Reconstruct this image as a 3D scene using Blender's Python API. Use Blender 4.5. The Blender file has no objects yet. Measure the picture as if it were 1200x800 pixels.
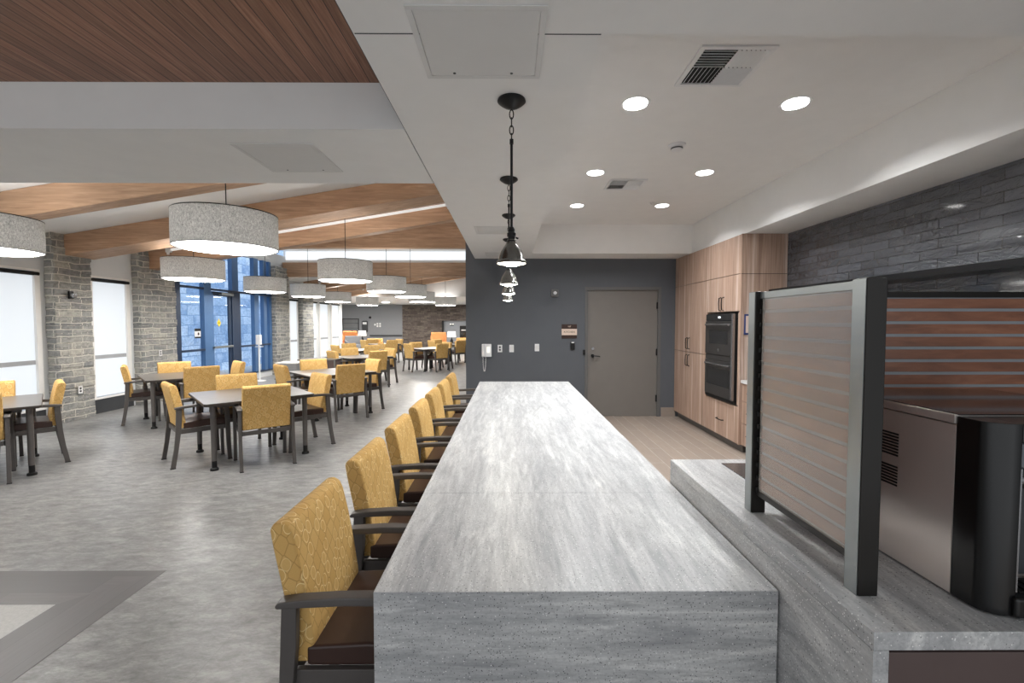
import bpy, bmesh, math, random
from math import sin, cos, pi, radians, sqrt, atan2
from mathutils import Vector, Matrix
random.seed(7)
scene = bpy.context.scene
COL = scene.collection

# ------------------------------------------------------------------ materials
def lin(c):
    c = c / 255.0
    return c / 12.92 if c <= 0.04045 else ((c + 0.055) / 1.055) ** 2.4
def rgb(r, g, b): return (lin(r), lin(g), lin(b), 1.0)

class NT:
    def __init__(self, name):
        self.m = bpy.data.materials.new(name); self.m.use_nodes = True
        self.t = self.m.node_tree; self.n = self.t.nodes; self.l = self.t.links
        self.b = self.n['Principled BSDF']
    def node(self, typ, **kw):
        nd = self.n.new(typ)
        for k, v in kw.items():
            if k in nd.inputs.keys(): nd.inputs[k].default_value = v
            else: setattr(nd, k, v)
        return nd
    def link(self, a, b): self.l.new(a, b)
    def coords(self, kind='Object', scale=(1, 1, 1), rot=(0, 0, 0), loc=(0, 0, 0)):
        tc = self.node('ShaderNodeTexCoord'); mp = self.node('ShaderNodeMapping')
        mp.inputs['Scale'].default_value = scale; mp.inputs['Rotation'].default_value = rot
        mp.inputs['Location'].default_value = loc
        self.link(tc.outputs[kind], mp.inputs['Vector']); return mp.outputs['Vector']
    def noise(self, vec, scale=5, detail=4, rough=0.55, dist=0.0):
        nd = self.node('ShaderNodeTexNoise'); nd.inputs['Scale'].default_value = scale
        nd.inputs['Detail'].default_value = detail; nd.inputs['Roughness'].default_value = rough
        nd.inputs['Distortion'].default_value = dist
        self.link(vec, nd.inputs['Vector']); return nd.outputs['Fac']
    def ramp(self, fac, stops):
        r = self.node('ShaderNodeValToRGB'); e = r.color_ramp.elements
        while len(e) < len(stops): e.new(0.5)
        for i, (p, c) in enumerate(stops): e[i].position = p; e[i].color = c
        self.link(fac, r.inputs['Fac']); return r.outputs['Color']
    def mix(self, fac, a, b, mode='MIX'):
        m = self.node('ShaderNodeMix'); m.data_type = 'RGBA'; m.blend_type = mode
        for s, v in ((m.inputs[0], fac), (m.inputs[6], a), (m.inputs[7], b)):
            if hasattr(v, 'is_output'): self.link(v, s)
            else: s.default_value = v
        return m.outputs[2]
    def bump(self, h, strength=0.3, dist=0.01):
        b = self.node('ShaderNodeBump'); b.inputs['Strength'].default_value = strength
        b.inputs['Distance'].default_value = dist
        self.link(h, b.inputs['Height']); self.link(b.outputs['Normal'], self.b.inputs['Normal'])
    def base(self, col, rough=0.5, metal=0.0, spec=0.5, coat=0.0, coatr=0.1):
        if hasattr(col, 'is_output'): self.link(col, self.b.inputs['Base Color'])
        else: self.b.inputs['Base Color'].default_value = col
        if hasattr(rough, 'is_output'): self.link(rough, self.b.inputs['Roughness'])
        else: self.b.inputs['Roughness'].default_value = rough
        self.b.inputs['Metallic'].default_value = metal
        self.b.inputs['Specular IOR Level'].default_value = spec
        self.b.inputs['Coat Weight'].default_value = coat
        self.b.inputs['Coat Roughness'].default_value = coatr

def paint(name, c, rough=0.6, metal=0.0, spec=0.4, coat=0.0, var=0.05):
    """plain surface with a faint procedural mottling"""
    t = NT(name); v = t.coords('Object'); f = t.noise(v, 6, 3)
    a = tuple(x * (1 - var) for x in c[:3]) + (1,); b = tuple(min(1, x * (1 + var)) for x in c[:3]) + (1,)
    t.base(t.ramp(f, [(0.3, a), (0.7, b)]), rough, metal, spec, coat)
    return t.m

def emit(name, c, s):
    t = NT(name); t.b.inputs['Base Color'].default_value = (c[0] * .4, c[1] * .4, c[2] * .4, 1)
    t.b.inputs['Emission Color'].default_value = c; t.b.inputs['Emission Strength'].default_value = s
    return t.m

def wood(name, c1, c2, c3, scale=(1, 1, 1), rot=(0, 0, 0), freq=14, rough=0.45, coat=0.0, boards=None, coords='Object'):
    t = NT(name); v = t.coords(coords, scale, rot)
    n1 = t.noise(v, freq, 5, 0.6, 0.6)
    n2 = t.noise(v, freq * 0.25, 3, 0.5, 0.3)
    c = t.ramp(n1, [(0.3, c1), (0.52, c2), (0.75, c3)])
    dark = tuple(x * 0.72 for x in c2[:3]) + (1,)
    c = t.mix(t.ramp(n2, [(0.35, (0, 0, 0, 1)), (0.7, (0.6, 0.6, 0.6, 1))]), c, dark)
    if boards:
        axis, width = boards
        sx = t.node('ShaderNodeSeparateXYZ'); tc = t.node('ShaderNodeTexCoord')
        t.link(tc.outputs['Object'], sx.inputs[0])
        m = t.node('ShaderNodeMath', operation='DIVIDE'); t.link(sx.outputs[axis], m.inputs[0]); m.inputs[1].default_value = width
        fl = t.node('ShaderNodeMath', operation='FLOOR'); t.link(m.outputs[0], fl.inputs[0])
        wn = t.node('ShaderNodeTexWhiteNoise', noise_dimensions='1D'); t.link(fl.outputs[0], wn.inputs['W'])
        br = t.ramp(wn.outputs['Value'], [(0.0, (0.70, 0.72, 0.72, 1)), (1.0, (0.98, 0.98, 0.98, 1))])
        c = t.mix(1.0, c, br, 'MULTIPLY')
        fr = t.node('ShaderNodeMath', operation='FRACT'); t.link(m.outputs[0], fr.inputs[0])
        gap = t.ramp(fr.outputs[0], [(0.0, (0.12, 0.12, 0.12, 1)), (0.045, (0.12, 0.12, 0.12, 1)), (0.075, (1, 1, 1, 1))])
        c = t.mix(1.0, c, gap, 'MULTIPLY')
    t.base(c, rough, 0, 0.4, coat, 0.2); t.bump(n1, 0.12, 0.003)
    return t.m

M = {}
M['white'] = paint('white_paint', rgb(232, 231, 229), 0.75, var=0.015)
M['white_gloss'] = paint('white_gloss', rgb(225, 225, 225), 0.35)
M['panel_white'] = paint('access_panel_white', rgb(214, 213, 211), 0.7, var=0.015)
M['charcoal'] = paint('charcoal_wall_paint', rgb(84, 87, 92), 0.7, var=0.02)
M['hallgrey'] = paint('hall_grey_paint', rgb(206, 209, 211), 0.7, var=0.02)
M['farwall'] = paint('far_wall_grey_paint', rgb(136, 138, 142), 0.7, var=0.02)
M['doorgrey'] = paint('taupe_door_paint', rgb(110, 106, 101), 0.5, var=0.02)
M['doorframe'] = paint('door_frame_paint', rgb(92, 91, 90), 0.5, var=0.02)
M['black'] = paint('black_metal', rgb(28, 28, 29), 0.38, 0.4)
M['blackmatte'] = paint('black_matte', rgb(16, 16, 16), 0.6)
M['blackplastic'] = paint('black_plastic', rgb(13, 13, 14), 0.28, spec=0.5)
M['chairframe'] = paint('chair_frame_taupe', rgb(92, 88, 86), 0.42, 0.15)
M['tableframe'] = paint('table_leg_taupe', rgb(98, 94, 92), 0.4, 0.2)
M['foot'] = paint('rubber_black', rgb(20, 20, 20), 0.6)
M['rim'] = paint('table_edge_dark', rgb(62, 56, 52), 0.45)
M['sidebrown'] = paint('brown_panel', rgb(92, 78, 76), 0.5)
M['greycab'] = paint('grey_cabinet', rgb(120, 122, 124), 0.5)
M['toekick'] = paint('toe_kick_grey', rgb(105, 101, 98), 0.6)
M['tilebase'] = paint('tile_base', rgb(140, 128, 118), 0.5)
M['alu'] = paint('silver_post', rgb(150, 155, 155), 0.35, 0.7)
M['post'] = paint('bronze_post', rgb(40, 38, 36), 0.35, 0.4)
M['oven'] = paint('slate_steel', rgb(86, 84, 83), 0.35, 0.7)
M['ovenglass'] = paint('oven_glass', rgb(34, 35, 37), 0.08, 0.0, 0.6)
M['chrome'] = paint('brushed_chrome', rgb(170, 170, 172), 0.25, 0.9)
M['blueframe'] = paint('sky_tinted_metal', rgb(78, 114, 158), 0.4, 0.2)  # blue of the reflected sky put into the frame colour
M['darkblue'] = paint('dark_mullion', rgb(42, 58, 82), 0.4, 0.2)
M['orange'] = paint('orange_upholstery', rgb(186, 122, 72), 0.8)
M['orangey'] = paint('yellow_orange_upholstery', rgb(206, 158, 92), 0.8)
M['greyuph'] = paint('grey_upholstery', rgb(118, 120, 124), 0.85)
M['shadewhite'] = emit('lamp_shade_lit', rgb(250, 248, 240), 0.7)
M['screen'] = paint('frosted_core', rgb(150, 156, 162), 0.3, 0, 0.5, 0.6)
M['signbrown'] = paint('sign_brown', rgb(52, 34, 26), 0.4)
M['signcream'] = paint('sign_cream', rgb(212, 192, 176), 0.5)
M['yellow'] = paint('yellow_decal', rgb(230, 200, 40), 0.5)
M['blue'] = paint('blue_frame', rgb(40, 58, 110), 0.4)
M['cooktop'] = paint('black_glass', rgb(60, 61, 64), 0.12, 0, 0.5)
M['dispgrey'] = paint('grey_plastic', rgb(96, 100, 106), 0.35)
M['recess'] = paint('recess_grey', rgb(58, 60, 63), 0.4)
M['grille'] = paint('pendant_gunmetal', rgb(120, 118, 114), 0.22, 0.9)
M['darkmirror'] = paint('far_recess_grey', rgb(140, 144, 150), 0.3)
M['beige'] = paint('back_cushion_pale', rgb(210, 214, 200), 0.8)

M['can'] = emit('downlight_lens', (1, 0.98, 0.95, 1), 14)
M['drumlens'] = emit('drum_lens', (1, 0.985, 0.96, 1), 3.2)
M['bulb'] = emit('pendant_bulb', (1, 0.94, 0.8, 1), 16)
M['strip'] = emit('track_strip', (1, 0.98, 0.95, 1), 0.42)
M['digit'] = emit('oven_digits', (0.9, 0.95, 1, 1), 2.0)
M['blind'] = emit('daylit_blind', (0.84, 0.90, 0.96, 1), 0.56)
M['clerestory'] = emit('daylit_clerestory', (0.90, 0.94, 0.98, 1), 0.8)
M['railshadow'] = paint('rail_shadow_grey', rgb(165, 168, 172), 0.6)

def leather():
    t = NT('brown_vinyl'); v = t.coords('Object'); n = t.noise(v, 220, 2)
    t.base(rgb(60, 40, 34), 0.36, 0, 0.5); t.bump(n, 0.08, 0.001); return t.m
M['leather'] = leather()

def fabric():
    t = NT('mustard_ring_fabric'); v = t.coords('UV', (26, 19, 1), (0, 0, 0.5))
    w = t.node('ShaderNodeTexVoronoi', feature='DISTANCE_TO_EDGE'); w.voronoi_dimensions = '2D'
    w.inputs['Scale'].default_value = 1.0; w.inputs['Randomness'].default_value = 0.4; t.link(v, w.inputs['Vector'])
    f1 = t.node('ShaderNodeTexVoronoi', feature='F1'); f1.voronoi_dimensions = '2D'
    f1.inputs['Scale'].default_value = 1.0; f1.inputs['Randomness'].default_value = 0.4; t.link(v, f1.inputs['Vector'])
    weave = t.noise(t.coords('UV', (900, 260, 1)), 1, 2)
    cell = t.ramp(f1.outputs['Color'], [(0.0, rgb(210, 166, 96)), (0.5, rgb(222, 184, 116)), (1.0, rgb(214, 172, 102))])
    c = t.mix(t.ramp(weave, [(0.3, (0, 0, 0, 1)), (0.8, (0.45, 0.45, 0.45, 1))]), cell, rgb(190, 142, 80))
    edge = t.ramp(w.outputs['Distance'], [(0.0, (0.5, 0.5, 0.5, 1)), (0.03, (0.5, 0.5, 0.5, 1)), (0.05, (0, 0, 0, 1))])
    c = t.mix(edge, c, rgb(160, 120, 66))
    ring = t.ramp(f1.outputs['Distance'], [(0.37, (0, 0, 0, 1)), (0.39, (1, 1, 1, 1)), (0.415, (1, 1, 1, 1)), (0.435, (0, 0, 0, 1))])
    sep = t.node('ShaderNodeSeparateColor'); t.link(f1.outputs['Color'], sep.inputs[0])
    sel = t.ramp(sep.outputs[1], [(0.42, (0, 0, 0, 1)), (0.47, (1, 1, 1, 1))])
    rr = t.mix(1.0, ring, sel, 'MULTIPLY')
    c = t.mix(rr, c, rgb(250, 226, 168))
    t.base(c, 0.75, 0, 0.3); t.bump(weave, 0.1, 0.001); return t.m
M['fabric'] = fabric()

def counter(name, along):
    """travertine-like solid surface: long fine veins plus salt and pepper chips"""
    t = NT(name)
    def sc(a, b): return (b, a, b) if along == 'y' else (a, b, b)
    n1 = t.noise(t.coords('Object', sc(0.55, 4.5)), 2.4, 8, 0.68, 0.7)
    n2 = t.noise(t.coords('Object', sc(2.2, 16)), 2.4, 8, 0.75, 0.5)
    n3 = t.noise(t.coords('Object', sc(1.6, 7)), 3.0, 6, 0.7, 1.6)
    n4 = t.noise(t.coords('Object'), 140, 3, 0.7)
    c = t.ramp(n1, [(0.32, rgb(150, 152, 155)), (0.46, rgb(180, 181, 182)), (0.56, rgb(196, 197, 197)), (0.66, rgb(222, 222, 220))])
    c = t.mix(t.ramp(n2, [(0.34, (0.55,) * 3 + (1,)), (0.52, (0, 0, 0, 1))]), c, rgb(132, 133, 136))
    c = t.mix(t.ramp(n2, [(0.56, (0, 0, 0, 1)), (0.70, (0.5,) * 3 + (1,))]), c, rgb(232, 232, 230))
    c = t.mix(t.ramp(n3, [(0.27, (0.75,) * 3 + (1,)), (0.335, (0, 0, 0, 1))]), c, rgb(104, 105, 108))
    c = t.mix(t.ramp(n4, [(0.35, (0.35,) * 3 + (1,)), (0.5, (0, 0, 0, 1))]), c, rgb(140, 141, 143))
    vo = t.node('ShaderNodeTexVoronoi', feature='F1'); vo.inputs['Scale'].default_value = 130
    t.link(t.coords('Object'), vo.inputs['Vector'])
    sp = t.ramp(vo.outputs['Distance'], [(0.16, (1, 1, 1, 1)), (0.26, (0, 0, 0, 1))])
    sc_ = t.node('ShaderNodeSeparateColor'); t.link(vo.outputs['Color'], sc_.inputs[0])
    white = t.mix(1.0, sp, t.ramp(sc_.outputs[0], [(0.62, (0, 0, 0, 1)), (0.64, (1, 1, 1, 1))]), 'MULTIPLY')
    dark = t.mix(1.0, sp, t.ramp(sc_.outputs[1], [(0.66, (0, 0, 0, 1)), (0.68, (1, 1, 1, 1))]), 'MULTIPLY')
    c = t.mix(white, c, rgb(240, 240, 238)); c = t.mix(dark, c, rgb(70, 70, 73))
    t.base(c, 0.34, 0, 0.45); return t.m
M['counter_y'] = counter('stone_look_counter_long_veins', 'y')
M['counter_x'] = counter('stone_look_counter_cross_veins', 'x')
def worktop():
    t = NT('pale_worktop'); n = t.noise(t.coords(), 8, 5)
    t.base(t.ramp(n, [(0.3, rgb(185, 185, 184)), (0.7, rgb(220, 220, 218))]), 0.3); return t.m
M['worktop'] = worktop()

def floor_hall():
    t = NT('grey_mottled_vinyl')
    v = t.coords('Object', (1.0, 2.4, 1), (0, 0, radians(-44)))
    n1 = t.noise(v, 6.0, 10, 0.76, 0.25); n2 = t.noise(t.coords('Object', (1, 1.6, 1)), 1.4, 3, 0.5)
    n3 = t.noise(v, 30, 5, 0.75, 0.4)
    c = t.ramp(n1, [(0.32, rgb(104, 104, 103)), (0.5, rgb(140, 140, 139)), (0.68, rgb(172, 172, 170))])
    c = t.mix(t.ramp(n3, [(0.3, (0.5, 0.5, 0.5, 1)), (0.55, (0, 0, 0, 1))]), c, rgb(94, 92, 90))
    c = t.mix(t.ramp(n2, [(0.35, (0.0, 0.0, 0.0, 1)), (0.7, (0.35, 0.35, 0.35, 1))]), c, rgb(118, 119, 121))
    vo = t.node('ShaderNodeTexBrick'); vo.inputs['Scale'].default_value = 1.0
    t.link(t.coords('Object'), vo.inputs['Vector'])
    vo.inputs['Brick Width'].default_value = 0.914; vo.inputs['Row Height'].default_value = 0.457
    vo.inputs['Mortar Size'].default_value = 0.0015; vo.inputs['Color1'].default_value = (1, 1, 1, 1)
    vo.inputs['Color2'].default_value = (0.95, 0.95, 0.95, 1); vo.inputs['Mortar'].default_value = (0.8, 0.8, 0.8, 1)
    c = t.mix(1.0, c, vo.outputs['Color'], 'MULTIPLY')
    t.base(c, t.ramp(n1, [(0.2, (0.42,) * 3 + (1,)), (0.8, (0.3,) * 3 + (1,))]), 0, 0.4); t.bump(n3, 0.05, 0.002); return t.m
M['floor_hall'] = floor_hall()
def planks(name, along_y, cols, w, l, mort):
    t = NT(name)
    rot = (0, 0, pi / 2) if along_y else (0, 0, 0)
    b = t.node('ShaderNodeTexBrick'); t.link(t.coords('Object', rot=rot), b.inputs['Vector'])
    b.inputs['Scale'].default_value = 1; b.inputs['Brick Width'].default_value = l; b.inputs['Row Height'].default_value = w
    b.inputs['Mortar Size'].default_value = mort[1]; b.inputs['Mortar'].default_value = mort[0]
    b.inputs['Color1'].default_value = cols[0]; b.inputs['Color2'].default_value = cols[1]; b.offset = 0.37
    n = t.noise(t.coords('Object', (18, 1.4, 1) if along_y else (1.4, 18, 1)), 3, 6, 0.65, 0.4)
    c = t.mix(t.ramp(n, [(0.3, (0.6,) * 3 + (1,)), (0.6, (0, 0, 0, 1))]), b.outputs['Color'], tuple(x * 0.72 for x in cols[0][:3]) + (1,))
    t.base(c, 0.4, 0, 0.4); return t.m
M['floor_kitchen'] = planks('kitchen_plank_tile', True, (rgb(152, 138, 126), rgb(140, 128, 118)), 0.155, 0.92, (rgb(176, 168, 160), 0.004))
M['band_x'] = planks('dark_border_planks_across', False, (rgb(104, 101, 101), rgb(90, 88, 89)), 0.17, 1.2, (rgb(84, 82, 82), 0.002))
M['band_y'] = planks('dark_border_planks_along', True, (rgb(104, 101, 101), rgb(90, 88, 89)), 0.17, 1.2, (rgb(84, 82, 82), 0.002))
def pale():
    t = NT('pale_inset_vinyl'); n = t.noise(t.coords(), 60, 5, 0.7)
    t.base(t.ramp(n, [(0.3, rgb(156, 156, 152)), (0.7, rgb(180, 180, 176))]), 0.4); return t.m
M['pale'] = pale()

def stone(name, cols, mortar, bw=0.30, rh=0.085, ms=0.007, bump=0.9, rough=0.85, squash=1.0, spec=0.2, gloss=None):
    t = NT(name)
    tc = t.node('ShaderNodeTexCoord')
    n0 = t.node('ShaderNodeTexNoise'); n0.inputs['Scale'].default_value = 3.0; n0.inputs['Detail'].default_value = 3
    t.link(tc.outputs['UV'], n0.inputs['Vector'])
    va = t.node('ShaderNodeVectorMath', operation='SCALE'); t.link(n0.outputs['Color'], va.inputs[0]); va.inputs['Scale'].default_value = 0.075
    vb = t.node('ShaderNodeVectorMath', operation='ADD'); t.link(tc.outputs['UV'], vb.inputs[0]); t.link(va.outputs[0], vb.inputs[1])
    b = t.node('ShaderNodeTexBrick'); t.link(vb.outputs[0], b.inputs['Vector'])
    b.inputs['Scale'].default_value = 1; b.inputs['Brick Width'].default_value = bw; b.inputs['Row Height'].default_value = rh
    b.inputs['Mortar Size'].default_value = ms; b.inputs['Mortar Smooth'].default_value = 0.35
    b.inputs['Bias'].default_value = 0.0; b.squash = squash; b.squash_frequency = 3
    b.inputs['Color1'].default_value = (0, 0, 0, 1); b.inputs['Color2'].default_value = (1, 1, 1, 1); b.inputs['Mortar'].default_value = (0.5, 0.5, 0.5, 1)
    base = t.ramp(b.outputs['Color'], [(i / (len(cols) - 1), c) for i, c in enumerate(cols)])
    n1 = t.noise(tc.outputs['UV'], 14, 8, 0.7, 0.4)
    n2 = t.noise(tc.outputs['UV'], 3.1, 2, 0.5)
    dark = tuple(x * 0.55 for x in cols[0][:3]) + (1,)
    c = t.mix(t.ramp(n1, [(0.3, (0.75,) * 3 + (1,)), (0.6, (0, 0, 0, 1))]), base, dark)
    c = t.mix(t.ramp(n2, [(0.5, (0, 0, 0, 1)), (0.68, (0.45,) * 3 + (1,))]), c, cols[-1])
    c = t.mix(b.outputs['Fac'], c, mortar)
    t.base(c, rough, 0, spec)
    inv = t.node('ShaderNodeMath', operation='SUBTRACT'); inv.inputs[0].default_value = 1.0; t.link(b.outputs['Fac'], inv.inputs[1])
    ad = t.node('ShaderNodeMath', operation='MULTIPLY_ADD'); t.link(n1, ad.inputs[0]); ad.inputs[1].default_value = 0.8; t.link(inv.outputs[0], ad.inputs[2])
    t.bump(ad.outputs[0], bump, 0.02); return t.m
M['stone'] = stone('grey_ledger_stone', [rgb(132, 134, 134), rgb(150, 151, 150), rgb(164, 164, 160), rgb(186, 183, 174)], rgb(208, 205, 196), bw=0.36, rh=0.105, ms=0.009)
M['stonefar'] = stone('brown_ledger_stone', [rgb(88, 80, 76), rgb(112, 102, 96), rgb(130, 120, 112)], rgb(92, 86, 82), bw=0.4, rh=0.1)
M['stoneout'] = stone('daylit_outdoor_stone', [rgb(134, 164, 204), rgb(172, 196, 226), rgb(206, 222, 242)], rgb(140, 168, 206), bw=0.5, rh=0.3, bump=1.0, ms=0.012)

def blacktile():
    t = NT('glossy_black_brick_tile')
    tc = t.node('ShaderNodeTexCoord')
    b = t.node('ShaderNodeTexBrick'); t.link(tc.outputs['UV'], b.inputs['Vector'])
    b.inputs['Scale'].default_value = 1; b.inputs['Brick Width'].default_value = 0.30; b.inputs['Row Height'].default_value = 0.075
    b.inputs['Mortar Size'].default_value = 0.0028; b.inputs['Color1'].default_value = rgb(68, 70, 75); b.inputs['Color2'].default_value = rgb(88, 91, 97)
    b.inputs['Mortar'].default_value = rgb(52, 53, 55); b.inputs['Mortar Smooth'].default_value = 0.4
    n1 = t.noise(t.coords('UV', (0.8, 1.7, 1)), 11, 4, 0.6, 0.8)
    t.base(b.outputs['Color'], 0.10, 0, 0.8, 0.6, 0.06)
    inv = t.node('ShaderNodeMath', operation='SUBTRACT'); inv.inputs[0].default_value = 1.0; t.link(b.outputs['Fac'], inv.inputs[1])
    ad = t.node('ShaderNodeMath', operation='MULTIPLY_ADD'); t.link(n1, ad.inputs[0]); ad.inputs[1].default_value = 2.2; t.link(inv.outputs[0], ad.inputs[2])
    t.bump(ad.outputs[0], 1.0, 0.014); return t.m
M['tile'] = blacktile()

M['beam'] = wood('glulam_beam', rgb(148, 116, 92), rgb(180, 146, 118), rgb(206, 174, 146), (0.3, 4, 4), freq=7, rough=0.5)
M['woodceil'] = wood('tongue_groove_ceiling', rgb(124, 84, 66), rgb(160, 114, 90), rgb(188, 144, 118), (14, 0.6, 1), freq=6, rough=0.45, boards=(0, 0.062))
def laminate():
    t = NT('vertical_grain_laminate')
    n1 = t.noise(t.coords('Object', (7, 7, 0.22)), 2.0, 3, 0.5, 0.2)
    n2 = t.noise(t.coords('Object', (30, 30, 0.7)), 3.0, 5, 0.65, 0.4)
    c = t.ramp(n1, [(0.36, rgb(150, 124, 108)), (0.46, rgb(184, 158, 140)), (0.54, rgb(166, 138, 120)), (0.66, rgb(206, 186, 172))])
    c = t.mix(t.ramp(n2, [(0.35, (0.55,) * 3 + (1,)), (0.6, (0, 0, 0, 1))]), c, rgb(132, 106, 92))
    t.base(c, 0.42, 0, 0.4); t.bump(n2, 0.06, 0.002); return t.m
M['laminate'] = laminate()
M['slatwood'] = wood('cedar_slats', rgb(118, 78, 60), rgb(150, 100, 76), rgb(178, 124, 96), (0.9, 0.9, 5), freq=6, rough=0.28, coat=0.8)
def acrylic():
    t = NT('frosted_acrylic_sheet'); t.base(rgb(228, 220, 212), 0.2, 0, 0.7)
    tr = t.node('ShaderNodeBsdfTransparent'); mx = t.node('ShaderNodeMixShader'); mx.inputs[0].default_value = 0.30
    t.link(tr.outputs[0], mx.inputs[1]); t.link(t.b.outputs[0], mx.inputs[2]); t.link(mx.outputs[0], t.n['Material Output'].inputs['Surface']); return t.m
M['acrylic'] = acrylic()
def steel():
    t = NT('brushed_stainless'); n = t.noise(t.coords('Object', (1, 1, 60)), 12, 2)
    t.base(rgb(222, 212, 206), t.ramp(n, [(0.3, (0.30,) * 3 + (1,)), (0.7, (0.36,) * 3 + (1,))]), 0.65, 0.5); return t.m
M['steel'] = steel()
def laminate_top():
    t = NT('grey_table_laminate'); n = t.noise(t.coords('Object', (1, 12, 1)), 6, 4)
    t.base(t.ramp(n, [(0.3, rgb(96, 93, 91)), (0.7, rgb(112, 109, 107))]), 0.3, 0, 0.5); return t.m
M['tabletop'] = laminate_top()
def shade_fabric():
    t = NT('heathered_linen_shade')
    v = t.coords('Object', (1, 1, 0.6)); n = t.noise(v, 80, 6, 0.8, 1.0)
    c = t.ramp(n, [(0.33, rgb(120, 120, 119)), (0.5, rgb(182, 181, 179)), (0.68, rgb(226, 225, 222))])
    t.base(c, 0.85, 0, 0.2)
    tr = t.node('ShaderNodeBsdfTranslucent'); t.link(c, tr.inputs['Color'])
    mx = t.node('ShaderNodeMixShader'); mx.inputs[0].default_value = 0.5
    t.link(t.b.outputs[0], mx.inputs[1]); t.link(tr.outputs[0], mx.inputs[2])
    t.link(mx.outputs[0], t.n['Material Output'].inputs['Surface']); return t.m
M['linen'] = shade_fabric()
def glass():
    t = NT('clear_glazing')
    tr = t.node('ShaderNodeBsdfTransparent'); tr.inputs['Color'].default_value = (0.95, 0.98, 1.0, 1)
    gl = t.node('ShaderNodeBsdfGlossy'); gl.inputs['Roughness'].default_value = 0.02
    fr = t.node('ShaderNodeFresnel'); fr.inputs['IOR'].default_value = 1.45
    ge = t.node('ShaderNodeNewGeometry'); iv = t.node('ShaderNodeMath', operation='SUBTRACT'); iv.inputs[0].default_value = 1.0
    t.link(ge.outputs['Backfacing'], iv.inputs[1]); mu = t.node('ShaderNodeMath', operation='MULTIPLY')
    t.link(fr.outputs[0], mu.inputs[0]); t.link(iv.outputs[0], mu.inputs[1])
    mx = t.node('ShaderNodeMixShader'); t.link(mu.outputs[0], mx.inputs[0])
    t.link(tr.outputs[0], mx.inputs[1]); t.link(gl.outputs[0], mx.inputs[2])
    t.link(mx.outputs[0], t.n['Material Output'].inputs['Surface']); return t.m
M['glass'] = glass()

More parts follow.
